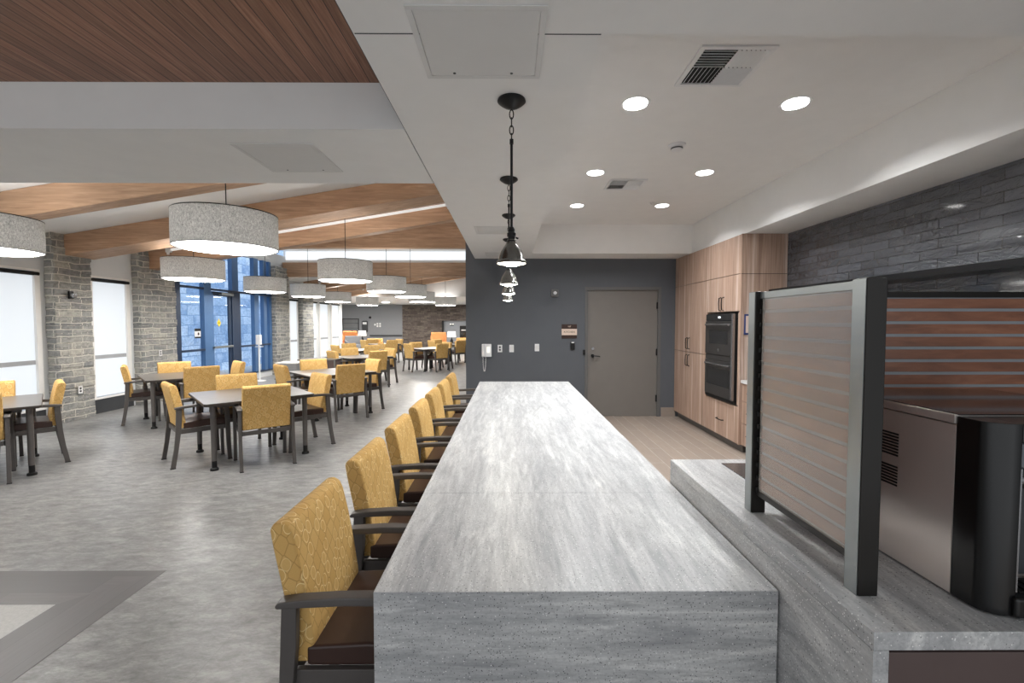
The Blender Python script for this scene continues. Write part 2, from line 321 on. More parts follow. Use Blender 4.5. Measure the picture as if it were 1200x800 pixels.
# ------------------------------------------------------------------ mesh helpers
class MB:
    """collects shapes into one mesh"""
    def __init__(self): self.bm = bmesh.new(); self.mats = []
    def _mi(self, mat):
        if mat is None: mat = self.mats[0] if self.mats else None
        if mat not in self.mats: self.mats.append(mat)
        return self.mats.index(mat)
    def _merge(self, bm2, mat, smooth=False):
        mi = self._mi(mat)
        for f in bm2.faces: f.material_index = mi; f.smooth = smooth
        me = bpy.data.meshes.new('tmp'); bm2.to_mesh(me); bm2.free()
        self.bm.from_mesh(me); bpy.data.meshes.remove(me)
    def box(self, x0, x1, y0, y1, z0, z1, mat, bev=0.0, seg=2, rot=None):
        b = bmesh.new(); bmesh.ops.create_cube(b, size=1)
        sx, sy, sz = x1 - x0, y1 - y0, z1 - z0
        bmesh.ops.scale(b, vec=(sx, sy, sz), verts=b.verts)
        if bev: bmesh.ops.bevel(b, geom=b.edges[:], offset=min(bev, min(abs(sx), abs(sy), abs(sz)) * 0.49), segments=seg, affect='EDGES', profile=0.5)
        if rot is not None: bmesh.ops.transform(b, matrix=rot, verts=b.verts)
        bmesh.ops.translate(b, vec=((x0 + x1) / 2, (y0 + y1) / 2, (z0 + z1) / 2), verts=b.verts)
        self._merge(b, mat, bool(bev)); return self
    def poly(self, pts, axis, a0, a1, mat, bev=0.0, seg=2, smooth=True):
        """extrude a polygon given in the two axes other than `axis` from a0 to a1"""
        b = bmesh.new()
        def P(p, a):
            if axis == 'x': return (a, p[0], p[1])
            if axis == 'y': return (p[0], a, p[1])
            return (p[0], p[1], a)
        v0 = [b.verts.new(P(p, a0)) for p in pts]; v1 = [b.verts.new(P(p, a1)) for p in pts]
        b.faces.new(v0); b.faces.new(v1[::-1])
        n = len(pts)
        for i in range(n): b.faces.new((v0[i], v0[(i + 1) % n], v1[(i + 1) % n], v1[i]))
        bmesh.ops.recalc_face_normals(b, faces=b.faces)
        if bev:
            es = [e for e in b.edges if e.is_manifold and e.calc_face_angle(0) > radians(35)]
            bmesh.ops.bevel(b, geom=es, offset=bev, segments=seg, affect='EDGES', profile=0.5)
        self._merge(b, mat, smooth and bool(bev)); return self
    def lathe(self, prof, cx, cy, mat, n=32, closed=False):
        b = bmesh.new(); rings = []
        for r, z in prof:
            if r < 1e-5: rings.append([b.verts.new((cx, cy, z))])
            else: rings.append([b.verts.new((cx + r * cos(2 * pi * i / n), cy + r * sin(2 * pi * i / n), z)) for i in range(n)])
        prs = list(zip(rings, rings[1:])) + ([(rings[-1], rings[0])] if closed else [])
        for A, B in prs:
            for i in range(n):
                j = (i + 1) % n
                if len(A) == 1 and len(B) == 1: continue
                if len(A) == 1: b.faces.new((A[0], B[j], B[i]))
                elif len(B) == 1: b.faces.new((A[i], A[j], B[0]))
                else: b.faces.new((A[i], A[j], B[j], B[i]))
        bmesh.ops.recalc_face_normals(b, faces=b.faces)
        self._merge(b, mat, True); return self
    def cyl(self, p0, p1, r, mat, n=12, r2=None):
        p0 = Vector(p0); p1 = Vector(p1); d = p1 - p0
        b = bmesh.new(); bmesh.ops.create_cone(b, cap_ends=True, segments=n, radius1=r, radius2=r if r2 is None else r2, depth=d.length)
        q = d.to_track_quat('Z', 'Y').to_matrix().to_4x4()
        bmesh.ops.transform(b, matrix=Matrix.Translation((p0 + p1) / 2) @ q, verts=b.verts)
        self._merge(b, mat, True); return self
    def tube(self, pts, r, mat, n=8, closed=False):
        b = bmesh.new(); pts = [Vector(p) for p in pts]; rings = []; m = len(pts)
        up = Vector((0, 0, 1))
        for i, p in enumerate(pts):
            a = pts[(i - 1) % m] if (closed or i > 0) else p
            c = pts[(i + 1) % m] if (closed or i < m - 1) else p
            t = (c - a).normalized()
            s = t.cross(up)
            if s.length < 1e-3: s = t.cross(Vector((0, 1, 0)))
            s.normalize(); u = s.cross(t).normalized()
            rings.append([b.verts.new(p + r * (cos(2 * pi * k / n) * s + sin(2 * pi * k / n) * u)) for k in range(n)])
        for i in range(m if closed else m - 1):
            A, B = rings[i], rings[(i + 1) % m]
            for k in range(n): b.faces.new((A[k], A[(k + 1) % n], B[(k + 1) % n], B[k]))
        if not closed: b.faces.new(rings[0][::-1]); b.faces.new(rings[-1])
        bmesh.ops.recalc_face_normals(b, faces=b.faces)
        self._merge(b, mat, True); return self
    def build(self, name, parent=None, loc=None):
        me = bpy.data.meshes.new(name); bm = self.bm
        uv = bm.loops.layers.uv.new('UVMap'); bm.normal_update()
        for f in bm.faces:
            n = f.normal; ax = max(range(3), key=lambda k: abs(n[k]))
            for lp in f.loops:
                c = lp.vert.co
                lp[uv].uv = ((c.y, c.z) if ax == 0 else (c.x, c.z) if ax == 1 else (c.x, c.y))
        bm.to_mesh(me); bm.free()
        for m in self.mats: me.materials.append(m)
        me.set_sharp_from_angle(angle=radians(38))
        o = bpy.data.objects.new(name, me); COL.objects.link(o)
        if any(p.use_smooth for p in me.polygons) and len(me.polygons) < 4000:
            wn = o.modifiers.new('weighted_normal', 'WEIGHTED_NORMAL'); wn.keep_sharp = True; wn.weight = 80
        if parent is not None: o.parent = parent
        if loc is not None: o.location = loc
        return o

def tag(o, label, cat, group=None, kind=None):
    o['label'] = label; o['category'] = cat
    if group: o['group'] = group
    if kind: o['kind'] = kind
    return o
def struct(o): o['kind'] = 'structure'; return o
def thing(name, label, cat, loc=(0, 0, 0), rz=0.0, group=None):
    o = bpy.data.objects.new(name, None); COL.objects.link(o)
    o.location = loc; o.rotation_euler = (0, 0, rz); o.empty_display_size = 0.1
    return tag(o, label, cat, group)
def kids(o): return KIDS.get(o.name, [])
KIDS = {}
def reg(parent, child): KIDS.setdefault(parent.name, []).append(child); return child
def dup(o, parent=None):
    c = o.copy(); COL.objects.link(c)
    if parent is not None: c.parent = parent
    for ch in kids(o): reg(c, dup(ch, c))
    return c
def part(mb, name, parent): return reg(parent, mb.build(name, parent))
def text(name, s, size, mat, loc, rot, parent=None, depth=0.0008):
    cu = bpy.data.curves.new(name, 'FONT'); cu.body = s; cu.size = size; cu.extrude = depth
    cu.align_x = 'CENTER'; cu.align_y = 'CENTER'
    tmp = bpy.data.objects.new('tmp_text', cu); COL.objects.link(tmp)
    dg = bpy.context.evaluated_depsgraph_get(); dg.update()
    me = bpy.data.meshes.new_from_object(tmp.evaluated_get(dg)); bpy.data.objects.remove(tmp)
    me.materials.clear(); me.materials.append(mat)
    o = bpy.data.objects.new(name, me); COL.objects.link(o); o.location = loc; o.rotation_euler = rot
    if parent is not None: o.parent = parent
    return o
def area(name, loc, rot, sx, sy, power, col=(1, 1, 1), shape='RECTANGLE', spread=None):
    l = bpy.data.lights.new(name, 'AREA'); l.shape = shape; l.size = sx; l.size_y = sy; l.energy = power; l.color = col
    if spread: l.spread = spread
    o = bpy.data.objects.new(name, l); COL.objects.link(o); o.location = loc; o.rotation_euler = rot
    o.visible_camera = True
    return o
def vault(x): return 2.90 + 0.163 * (x + 6.85)

# ------------------------------------------------------------------ camera
cam_d = bpy.data.cameras.new('camera'); cam_d.lens = 16.0; cam_d.sensor_width = 36.0
cam = bpy.data.objects.new('camera', cam_d); COL.objects.link(cam)
cam.location = (0, 0, 1.54); cam.rotation_euler = (radians(90) - math.atan(22 / 533.3), 0, -math.atan(3 / 533.3))
cam_d.clip_start = 0.02
scene.camera = cam

WY = 7.42          # kitchen back wall
ZS = 2.576         # soffit underside
ZT = 3.01          # kitchen tray ceiling
# ------------------------------------------------------------------ floors
b = MB(); b.box(-11, 0.45, -1.5, 28.4, -0.1, 0, M['floor_hall']); b.box(0.45, 4.2, WY + 0.1, 28.4, -0.1, 0, M['floor_hall'])
b.box(0.45, 3.3, -1.5, WY + 0.1, -0.1, 0, M['floor_kitchen'])
struct(b.build('floor'))
# dark plank border with its pale field
def flat(name, x0, x1, y0, y1, z, mat, pts=None):
    bm = MB()
    pts = pts or [(x0, y0), (x1, y0), (x1, y1), (x0, y1)]
    bm.poly(pts, 'z', 0.0002, z, mat); return struct(bm.build(name))
flat('floor_border_across', 0, 0, 0, 0, 0.0016, M['band_x'], [(-7, 2.78), (-7, 2.44), (-2.48, 2.44), (-2.135, 2.78)])
flat('floor_border_along', 0, 0, 0, 0, 0.0016, M['band_y'], [(-2.135, 2.78), (-2.48, 2.44), (-2.48, -1.5), (-2.135, -1.5)])
flat('floor_inset', -7, -2.48, -1.5, 2.44, 0.0012, M['pale'])

# ------------------------------------------------------------------ kitchen shell
b = MB(); D0, D1, DH = 1.245, 2.455, 2.105
b.box(-0.71, D0, WY, WY + 0.14, 0, 3.4, M['charcoal']); b.box(D1, 3.4, WY, WY + 0.14, 0, 3.4, M['charcoal'])
b.box(D0, D1, WY, WY + 0.14, DH, 3.4, M['charcoal'])
struct(b.build('wall_back'))
b = MB(); b.box(3.24, 3.4, -1.0, WY, 0, 3.3, M['tile']); struct(b.build('wall_right'))
b = MB()
b.box(0.34, 2.74, 1.68, 6.86, ZT, ZT + 0.1, M['white'])
b.box(-0.56, 0.34, -1.0, WY, ZS, 3.3, M['white'])                 # soffit over the bar
b.box(0.34, 3.24, -1.0, 1.68, ZS, 3.3, M['white'])                # near soffit
b.box(0.34, 2.74, 6.86, WY, ZS, 3.3, M['white'])                  # back soffit
b.box(2.74, 3.24, 1.68, WY, ZS, 3.3, M['white'])                  # soffit along tile wall
b.box(-0.60, -0.5601, -1.0, 3.44, 3.3, 4.2, M['white'])
struct(b.build('ceiling_kitchen'))
b = MB()
b.box(-7.0, -0.566, 2.49, 3.44, ZS, 4.1, M['white']); struct(b.build('ceiling_crossbeam'))
b = MB(); b.box(-7.1, -0.56, -1.5, 2.49, 2.82, 2.90, M['woodceil']); struct(b.build('ceiling_wood'))
# fine control joints in the soffit
b = MB(); b.box(-0.555, 0.33, 1.677, 1.681, ZS - 0.0015, ZS + 0.001, M['recess'])
struct(b.build('trim_1'))
b = MB(); b.box(-0.5645, -0.5605, 1.2, 3.44, ZS + 0.004, ZS + 0.3, M['recess']); struct(b.build('trim_2'))
# tile base at the back wall
b = MB(); b.box(2.49, 2.72, WY - 0.012, WY, 0, 0.15, M['tilebase']); b.box(0.45, D0 - 0.05, WY - 0.012, WY, 0, 0.15, M['tilebase'])
struct(b.build('baseboard_back'))

# kitchen door
b = MB()
b.box(D0 + 0.035, D1 - 0.035, WY + 0.02, WY + 0.065, 0.005, DH - 0.035, M['doorgrey'])
door = struct(b.build('door_1'))
b = MB()
b.box(D0 - 0.015, D0 + 0.035, WY - 0.012, WY + 0.10, 0, DH + 0.015, M['doorframe'])
b.box(D1 - 0.035, D1 + 0.015, WY - 0.012, WY + 0.10, 0, DH + 0.015, M['doorframe'])
b.box(D0 + 0.035, D1 - 0.035, WY - 0.012, WY + 0.10, DH - 0.035, DH + 0.015, M['doorframe'])
part(b, 'door_frame', door)
b = MB(); b.cyl((1.36, WY + 0.02, 1.0), (1.36, WY - 0.0, 1.0), 0.028, M['black'], 16)
b.cyl((1.36, WY - 0.0, 1.0), (1.36, WY - 0.045, 1.0), 0.009, M['black'])
b.tube([(1.36, WY - 0.04, 1.0), (1.40, WY - 0.045, 1.0), (1.455, WY - 0.042, 0.995), (1.475, WY - 0.038, 0.985)], 0.009, M['black'])
part(b, 'door_handle', door)
b = MB(); b.cyl((1.365, WY + 0.02, 1.115), (1.365, WY + 0.002, 1.115), 0.022, M['chrome'], 16); part(b, 'lock', door)
for z in (0.3, 1.06, 1.82):
    b = MB(); b.box(D1 - 0.055, D1 - 0.028, WY - 0.004, WY + 0.025, z - 0.055, z + 0.055, M['black'], 0.004); part(b, 'hinge', door)
b = MB(); b.box(D0 - 0.045, D0 - 0.008, WY - 0.02, WY - 0.002, 1.02, 1.10, M['blackmatte'], 0.004)
tag(b.build('strike_box'), 'small black latch box on the frame left of the taupe kitchen door', 'door hardware')

# ------------------------------------------------------------------ fixtures on the charcoal wall
def P(x, z): return (x, WY, z)
t = thing('intercom_phone', 'white wall phone with hanging coiled cord on the charcoal wall', 'phone', (-0.37, WY, 1.09))
b = MB(); b.box(-0.08, 0.08, -0.045, -0.001, -0.105, 0.105, M['white_gloss'], 0.01); part(b, 'body', t)
b = MB(); b.box(-0.078, -0.038, -0.085, -0.045, -0.10, 0.10, M['white_gloss'], 0.014, 3); part(b, 'handset', t)
b = MB(); b.box(0.0, 0.055, -0.05, -0.044, -0.04, 0.06, M['shadewhite'], 0.002); part(b, 'display', t)
pts = []
for i in range(90):
    a = i / 89
    x = -0.06 + (0.045 * (1 - cos(pi * a)) / 2) * 1.0
    z = -0.10 - 0.24 * sin(pi * a)
    pts.append((x + 0.006 * cos(i * 1.4), -0.03 + 0.006 * sin(i * 1.4), z))
b = MB(); b.tube(pts, 0.004, M['white_gloss'], 6); part(b, 'coiled_cord', t)
def plate(x, label, kind, y=WY, z=1.12):
    t = thing('wall_' + kind, label, kind, (x, y, z))
    b = MB(); b.box(-0.037, 0.037, -0.007, -0.0005, -0.06, 0.06, M['white_gloss'], 0.003); part(b, 'cover_plate', t)
    if kind == 'outlet':
        for dz in (-0.022, 0.022):
            b = MB(); b.cyl((0, -0.006, dz), (0, -0.0095, dz), 0.0165, M['recess'], 16); part(b, 'socket', t)
    else:
        for dx in (-0.015, 0.015):
            b = MB(); b.box(dx - 0.011, dx + 0.011, -0.011, -0.006, -0.035, 0.035, M['panel_white'], 0.002); part(b, 'rocker', t)
    return t
plate(-0.155, 'white duplex outlet on the charcoal wall, next to the wall phone', 'outlet')
plate(0.035, 'white switch plate on the charcoal wall between the outlet and the lone switch plate', 'switch')
plate(0.45, 'white switch plate alone on the charcoal wall, closest to the room sign', 'switch', z=1.135)
t = thing('wall_mounted_alarm', 'small square grey alarm sounder high on the charcoal wall', 'alarm', (0.735, WY, 2.02))
b = MB(); b.box(-0.06, 0.06, -0.035, -0.001, -0.06, 0.06, M['doorframe'], 0.01); part(b, 'housing', t)
b = MB(); b.lathe([(0, 0.012), (0.02, 0.01), (0.028, 0.0)], 0, 0, M['white_gloss'], 20)
o = part(b, 'lens', t); o.rotation_euler = (pi / 2, 0, 0); o.location = (0.005, -0.035, 0)
t = thing('room_sign', 'brown and cream room sign reading KITCHEN beside the door', 'sign', (0.975, WY, 1.40))
b = MB(); b.box(-0.125, 0.125, -0.012, -0.001, -0.115, 0.115, M['signbrown'], 0.002); part(b, 'backing', t)
b = MB(); b.box(-0.125, 0.125, -0.015, -0.012, -0.062, 0.04, M['signcream'], 0.001); part(b, 'name_panel', t)
o = text('lettering', 'KITCHEN', 0.043, M['signbrown'], (0, -0.0155, -0.012), (pi / 2, 0, 0), t); o.data.materials[0] = M['blackmatte']
o = text('room_number', '107', 0.036, M['signcream'], (0, -0.0125, 0.077), (pi / 2, 0, 0), t)
t = thing('wall_mounted_card_reader', 'small black card reader below the room sign', 'card reader', (1.03, WY, 1.165))
b = MB(); b.box(-0.035, 0.035, -0.03, -0.001, -0.065, 0.06, M['blackplastic'], 0.006); part(b, 'body', t)
b = MB(); b.box(-0.022, 0.022, -0.034, -0.029, 0.045, 0.06, M['white_gloss'], 0.002); part(b, 'indicator', t)

# ------------------------------------------------------------------ bar counter
t = thing('bar_counter', 'long grey stone-look bar counter with seven mustard chairs along its side', 'counter', (0, 0, 0))
BX0, BX1, BY0, BY1, BZ = -0.395, 0.784, 1.29, 6.02, 0.76
b = MB(); b.box(BX0, BX1, BY0 + 0.001, 2.06, BZ - 0.045, BZ, M['counter_y'], 0.0025, 2)
b.box(BX0, BX1, 2.0606, BY1, BZ - 0.045, BZ, M['counter_y'], 0.0025, 2); part(b, 'countertop', t)
b = MB(); b.box(BX0, BX1, BY0, BY0 + 0.04, 0, BZ - 0.001, M['counter_x'], 0.002, 2); part(b, 'end_panel', t)
b = MB(); b.box(BX0, BX1, BY1 - 0.04, BY1, 0, BZ - 0.046, M['counter_x']); part(b, 'end_panel', t)
b = MB(); b.box(0.20, BX1 - 0.01, BY0 + 0.04, BY1 - 0.04, 0, BZ - 0.046, M['charcoal']); part(b, 'support_wall', t)

# kitchen counter with the ice machine
t = thing('kitchen_counter', 'raised grey stone-look counter carrying the screen and the ice machine', 'counter')
KX0, KX1, KY0, KY1, KZ = 0.79, 1.76, 0.955, 2.205, 0.87
b = MB(); b.box(KX0, KX1, KY0, KY1, KZ - 0.042, KZ, M['counter_y'], 0.003, 2); part(b, 'countertop', t)
b = MB(); b.box(KX0 + 0.0005, KX0 + 0.035, KY0 + 0.001, KY1 - 0.001, 0, KZ - 0.042, M['counter_y']); part(b, 'side_panel', t)
b = MB(); b.box(KX0 + 0.035, KX1 - 0.02, KY0 + 0.02, KY1 - 0.03, 0.08, KZ - 0.043, M['signbrown']); part(b, 'base_cabinet', t)
b = MB(); b.box(KX0 + 0.037, KX0 + 0.46, KY0 + 0.003, KY0 + 0.02, 0.1, KZ - 0.048, M['sidebrown'], 0.002)
b.box(KX0 + 0.464, KX1 - 0.02, KY0 + 0.003, KY0 + 0.02, 0.1, KZ - 0.048, M['sidebrown'], 0.002); part(b, 'cabinet_door', t)
b = MB(); b.box(1.008, 1.60, 1.72, 2.135, KZ - 0.0005, KZ + 0.0035, M['cooktop'], 0.002)
tag(b.build('glass_cooktop'), 'flat dark glass plate set in the raised counter behind the screen', 'cooktop')

# ------------------------------------------------------------------ screens
t = thing('privacy_screen', 'freestanding metal framed screen of wood slats standing on the raised counter', 'screen')
PX0, PX1 = 0.853, 0.902
def post(x0, x1, y0, y1, z0, z1):
    m = MB(); m.box(x0, x1, y0, y1, z0, z1, M['post'], 0.003, 2); m.box(x0 - 0.0015, x0 + 0.001, y0 + 0.004, y1 - 0.004, z0, z1 - 0.002, M['alu']); part(m, 'post', t)
post(PX0, PX1, 1.083, 1.133, KZ, 1.648)
post(PX0, PX1, 1.575, 1.622, KZ, 1.648)
def slat_panel(m, axis, a0, a1, c, z0, z1):
    """frosted core with wooden slats proud on both faces; notched ends"""
    p = 0.0445; n = int((z1 - z0) / p) + 1
    if axis == 'y': m.box(c - 0.004, c + 0.004, a0, a1, z0, z1, M['screen'])
    else: m.box(a0, a1, c - 0.004, c + 0.004, z0, z1, M['screen'])
    for i in range(n):
        za = z1 - 0.004 - i * p - 0.034; zb = za + 0.034
        za = max(za, z0)
        if zb - za < 0.006: continue
        for s in (-1, 1):
            ca, cb = sorted((c + s * 0.004, c + s * 0.0075))
            if axis == 'y': m.box(ca, cb, a0, a1, za, zb, M['slatwood'], 0.0008, 1)
            else: m.box(a0, a1, ca, cb, za, zb, M['slatwood'], 0.0008, 1)
m = MB(); slat_panel(m, 'y', 1.140, 1.560, 0.882, 0.955, 1.622); part(m, 'slat_panel', t)
m = MB(); m.box(0.8695, 0.8725, 1.1335, 1.5605, 0.955, 1.623, M['acrylic']); part(m, 'acrylic_sheet', t)
m = MB()
m.box(0.868, 0.892, 1.133, 1.575, 1.623, 1.645, M['alu'], 0.001); part(m, 'rail', t); m = MB(); m.box(0.868, 0.892, 1.133, 1.575, 0.935, 0.954, M['post'], 0.001)
part(m, 'rail', t)
m = MB(); slat_panel(m, 'x', 0.915, 1.97, 1.598, 0.955, 1.628); part(m, 'slat_panel', t)
m = MB()
m.box(0.902, 1.98, 1.586, 1.610, 1.628, 1.648, M['post'], 0.001); part(m, 'rail', t); m = MB(); m.box(0.902, 1.98, 1.586, 1.610, 0.935, 0.954, M['post'], 0.001); part(m, 'rail', t)
m = MB(); m.box(1.712, 1.752, 1.578, 1.62, KZ, 0.9345, M['post'], 0.002); part(m, 'foot', t)
for i in range(15):
    z = 1.622 - 0.004 - 0.034 - 0.0053 - i * 0.0445
    m = MB(); m.box(0.864, 0.888, 1.561, 1.5748, z - 0.008, z + 0.008, M['blackmatte'], 0.001); part(m, 'slat_clip', t)

# ------------------------------------------------------------------ ice machine
t = thing('ice_dispenser', 'countertop ice dispenser with stainless side and black curved front', 'ice machine', (0, 0, 0))
IX0, IX1, IY0, IY1, IZ0, IZ1 = 1.085, 1.60, 1.09, 1.51, KZ + 0.004, 1.318
b = MB(); b.box(IX0, IX1, IY0, IY1, IZ0, IZ1 - 0.026, M['steel'], 0.002); part(b, 'body', t)
b = MB(); b.box(IX0 - 0.004, IX1 + 0.004, IY0, IY1 + 0.004, IZ1 - 0.023, IZ1 - 0.001, M['steel'], 0.002)
b.box(IX0 + 0.004, IX1 - 0.004, IY0 - 0.004, IY1 - 0.002, IZ1 - 0.002, IZ1 + 0.001, M['ovenglass']); part(b, 'lid', t)
# louvres on the side
b = MB()
for z0, n in ((1.15, 8), (1.08, 7)):
    for i in range(n):
        z = z0 + (0.078 if z0 > 1.1 else 0.055) - i * 0.0085
        b.box(IX0 - 0.0016, IX0 + 0.001, 1.25, 1.36, z - 0.0025, z + 0.0025, M['blackmatte'])
part(b, 'side_vent', t)
# black front: rounded plan outline with a dispensing recess
def arc(cx, cy, r, a0, a1, n=8): return [(cx + r * cos(radians(a0 + (a1 - a0) * i / n)), cy + r * sin(radians(a0 + (a1 - a0) * i / n))) for i in range(n + 1)]
FY = 1.0
left = [(IX0, IY0 - 0.0005), (IX0 - 0.001, IY0 - 0.02)] + arc(IX0 + 0.047, FY + 0.047, 0.047, 190, 268, 8) + [(IX0 + 0.062, FY), (IX0 + 0.062, IY0 - 0.0005)]
b = MB(); b.poly(left, 'z', IZ0, IZ1 - 0.004, M['blackplastic'], 0.002, 2)
right = [(IX1 + IX0 - x, y) for x, y in left][::-1]
b.poly(right, 'z', IZ0, IZ1 - 0.004, M['blackplastic'], 0.002, 2)
RX0, RX1 = IX0 + 0.062, IX1 - 0.062
b.box(RX0, RX1, FY, IY0 - 0.001, 1.272, IZ1 - 0.004, M['blackplastic'], 0.002)
b.box(RX0, RX1, FY + 0.03, IY0 - 0.001, 1.206, 1.272, M['blackplastic'])
part(b, 'front_housing', t)
b = MB(); b.box(RX0 + 0.001, RX1 - 0.001, FY + 0.002, FY + 0.03, 1.212, 1.270, M['dispgrey'], 0.006, 3); part(b, 'control_panel', t)
b = MB(); b.box(RX0 + 0.002, RX1 - 0.002, IY0 - 0.02, IY0 - 0.004, IZ0 + 0.06, 1.205, M['recess']); part(b, 'splash_back', t)
for xa in (RX0, RX1 - 0.004):
    b = MB(); b.box(xa, xa + 0.004, FY + 0.001, IY0 - 0.02, IZ0 + 0.055, 1.212, M['chrome']); part(b, 'recess_edge', t)
b = MB()
b.box(RX0 + 0.02, RX1 - 0.02, FY + 0.04, IY0 - 0.02, 1.15, 1.20, M['blackplastic'], 0.01)
b.cyl((RX0 + 0.12, FY + 0.05, 1.172), (RX0 + 0.018, FY + 0.05, 1.172), 0.014, M['chrome'], 16); part(b, 'ice_chute', t)
b = MB(); b.box(RX0 - 0.01, RX1 + 0.01, FY - 0.012, IY0 - 0.01, IZ0, IZ0 + 0.048, M['blackplastic'], 0.008, 3)
for i in range(14): b.box(RX0 + 0.02 + i * 0.025, RX0 + 0.03 + i * 0.025, FY + 0.01, IY0 - 0.03, IZ0 + 0.047, IZ0 + 0.051, M['blackmatte'])
part(b, 'drip_tray', t)
text('logo', 'agion', 0.018, M['chrome'], (RX0 + 0.037, FY - 0.0125, IZ0 + 0.029), (pi / 2, 0, 0), t, 0.0004)

# ------------------------------------------------------------------ kitchen cabinets
CX = 2.72
def pull(parent, p, vertical, length=0.16):
    x, y, z = p; h = length / 2; m = MB()
    if vertical: pts = [(x, y, z - h), (x - 0.03, y, z - h + 0.012), (x - 0.033, y, z), (x - 0.03, y, z + h - 0.012), (x, y, z + h)]
    else: pts = [(x, y - h, z), (x - 0.03, y - h + 0.012, z), (x - 0.033, y, z), (x - 0.03, y + h - 0.012, z), (x, y + h, z)]
    m.tube(pts, 0.0065, M['black'], 8); return part(m, 'handle', parent)
def front(parent, name, y0, y1, z0, z1, hp=None, vertical=True, length=0.17, x=CX):
    m = MB(); m.box(x - 0.019, x, y0 + 0.002, y1 - 0.002, z0 + 0.0035, z1 - 0.0035, M['laminate'], 0.001, 1); f = part(m, name, parent)
    if hp: pull(f, (x - 0.019, hp[0], hp[1]), vertical, length)
    return f
ZC = 2.572
t = thing('pantry_cabinet', 'tall wood-grain pantry cabinet in the corner next to the charcoal wall', 'cabinet')
b = MB(); b.box(CX, 3.235, 6.21, WY - 0.002, 0.1, ZC, M['rim']); part(b, 'body', t)
b = MB(); b.box(CX + 0.05, 3.235, 6.21, WY - 0.002, 0, 0.0995, M['toekick']); part(b, 'toe_kick', t)
ym = 6.845
front(t, 'door', ym, WY - 0.004, 1.10, 2.115, (ym + 0.04, 1.23)); front(t, 'door', 6.21, ym, 1.10, 2.115, (ym - 0.04, 1.23))
front(t, 'door', ym, WY - 0.004, 0.1, 1.10, (ym + 0.04, 0.975)); front(t, 'door', 6.21, ym, 0.1, 1.10, (ym - 0.04, 0.975))
front(t, 'door', ym, WY - 0.004, 2.115, ZC); front(t, 'door', 6.21, ym, 2.115, ZC)
t = thing('oven_cabinet', 'tall wood-grain cabinet housing the built-in double oven', 'cabinet')
b = MB(); b.box(CX, 3.235, 5.33, 6.207, 0.1, 0.555, M['rim']); b.box(CX, 3.235, 5.33, 6.207, 1.665, ZC, M['rim'])
b.box(CX, 3.235, 5.33, 5.40, 0.555, 1.665, M['laminate']); b.box(CX, 3.235, 6.19, 6.207, 0.555, 1.665, M['laminate']); part(b, 'body', t)
b = MB(); b.box(2.70, 3.235, 5.308, 5.329, 0.1, ZC, M['laminate']); part(b, 'side_panel', t)
b = MB(); b.box(2.6985, 3.235, 5.306, 5.3079, 2.107, 2.112, M['blackmatte']); part(b, 'panel_joint', t)
b = MB(); b.box(CX + 0.05, 3.235, 5.33, 6.207, 0, 0.0995, M['toekick']); part(b, 'toe_kick', t)
front(t, 'door', 5.77, 6.21, 1.675, 2.115, (5.81, 1.775)); front(t, 'door', 5.33, 5.77, 1.675, 2.115, (5.73, 1.775))
front(t, 'door', 5.77, 6.21, 2.115, ZC); front(t, 'door', 5.33, 5.77, 2.115, ZC)
front(t, 'drawer', 5.33, 6.21, 0.1, 0.545, (5.77, 0.31), False)
t = thing('double_oven', 'built-in dark steel wall oven with microwave above', 'oven')
OX = CX - 0.03; Y0, Y1 = 5.425, 6.185
b = MB(); b.box(OX + 0.005, 3.1, Y0, Y1, 0.565, 1.655, M['blackmatte']); part(b, 'body', t)
b = MB(); b.box(OX - 0.012, OX + 0.005, Y0, Y1, 1.565, 1.65, M['ovenglass'], 0.002); f = part(b, 'control_panel', t)
text('clock_digits', '12:00', 0.035, M['digit'], (OX - 0.0135, 5.80, 1.607), (pi / 2, 0, -pi / 2), t, 0.0004)
def ovendoor(z0, z1, wz0, wz1, wy0, wy1, hz):
    b = MB(); b.box(OX - 0.022, OX + 0.004, Y0 + 0.004, Y1 - 0.004, z0, z1, M['oven'], 0.004); d = part(b, 'oven_door', t)
    b = MB(); b.box(OX - 0.024, OX - 0.021, wy0, wy1, wz0, wz1, M['ovenglass'], 0.003); part(b, 'window', d)
    b = MB(); b.cyl((OX - 0.05, Y0 + 0.05, hz), (OX - 0.05, Y1 - 0.07, hz), 0.012, M['chrome'], 14)
    for y in (Y0 + 0.08, Y1 - 0.10): b.cyl((OX - 0.02, y, hz), (OX - 0.05, y, hz), 0.010, M['chrome'], 10)
    part(b, 'handle', d); return d
d = ovendoor(1.13, 1.56, 1.27, 1.44, 5.55, 6.06, 1.515)
b = MB(); b.cyl((OX - 0.022, 5.80, 1.19), (OX - 0.0245, 5.80, 1.19), 0.016, M['chrome'], 20); part(b, 'badge', d)
b = MB(); b.box(OX - 0.015, OX + 0.004, Y0, Y1, 1.06, 1.125, M['oven'], 0.003); part(b, 'vent_trim', t)
ovendoor(0.60, 1.055, 0.735, 0.955, 5.49, 6.12, 1.01)
b = MB(); b.box(OX - 0.0265, OX + 0.004, Y0 - 0.002, Y0 + 0.03, 0.60, 1.65, M['chrome'], 0.002); part(b, 'edge_trim', t)
b = MB(); b.box(OX - 0.012, OX + 0.004, Y0, Y1, 0.567, 0.595, M['blackmatte']); part(b, 'lower_vent', t)
t = thing('wall_notice', 'small blue framed notice on the side of the oven cabinet', 'sign', (2.79, 5.3055, 1.52))
b = MB(); b.box(-0.05, 0.05, -0.012, 0, -0.12, 0.12, M['blue'], 0.003); part(b, 'frame', t)
b = MB(); b.box(-0.035, 0.035, -0.0135, -0.012, -0.10, 0.10, M['signcream']); part(b, 'paper', t)

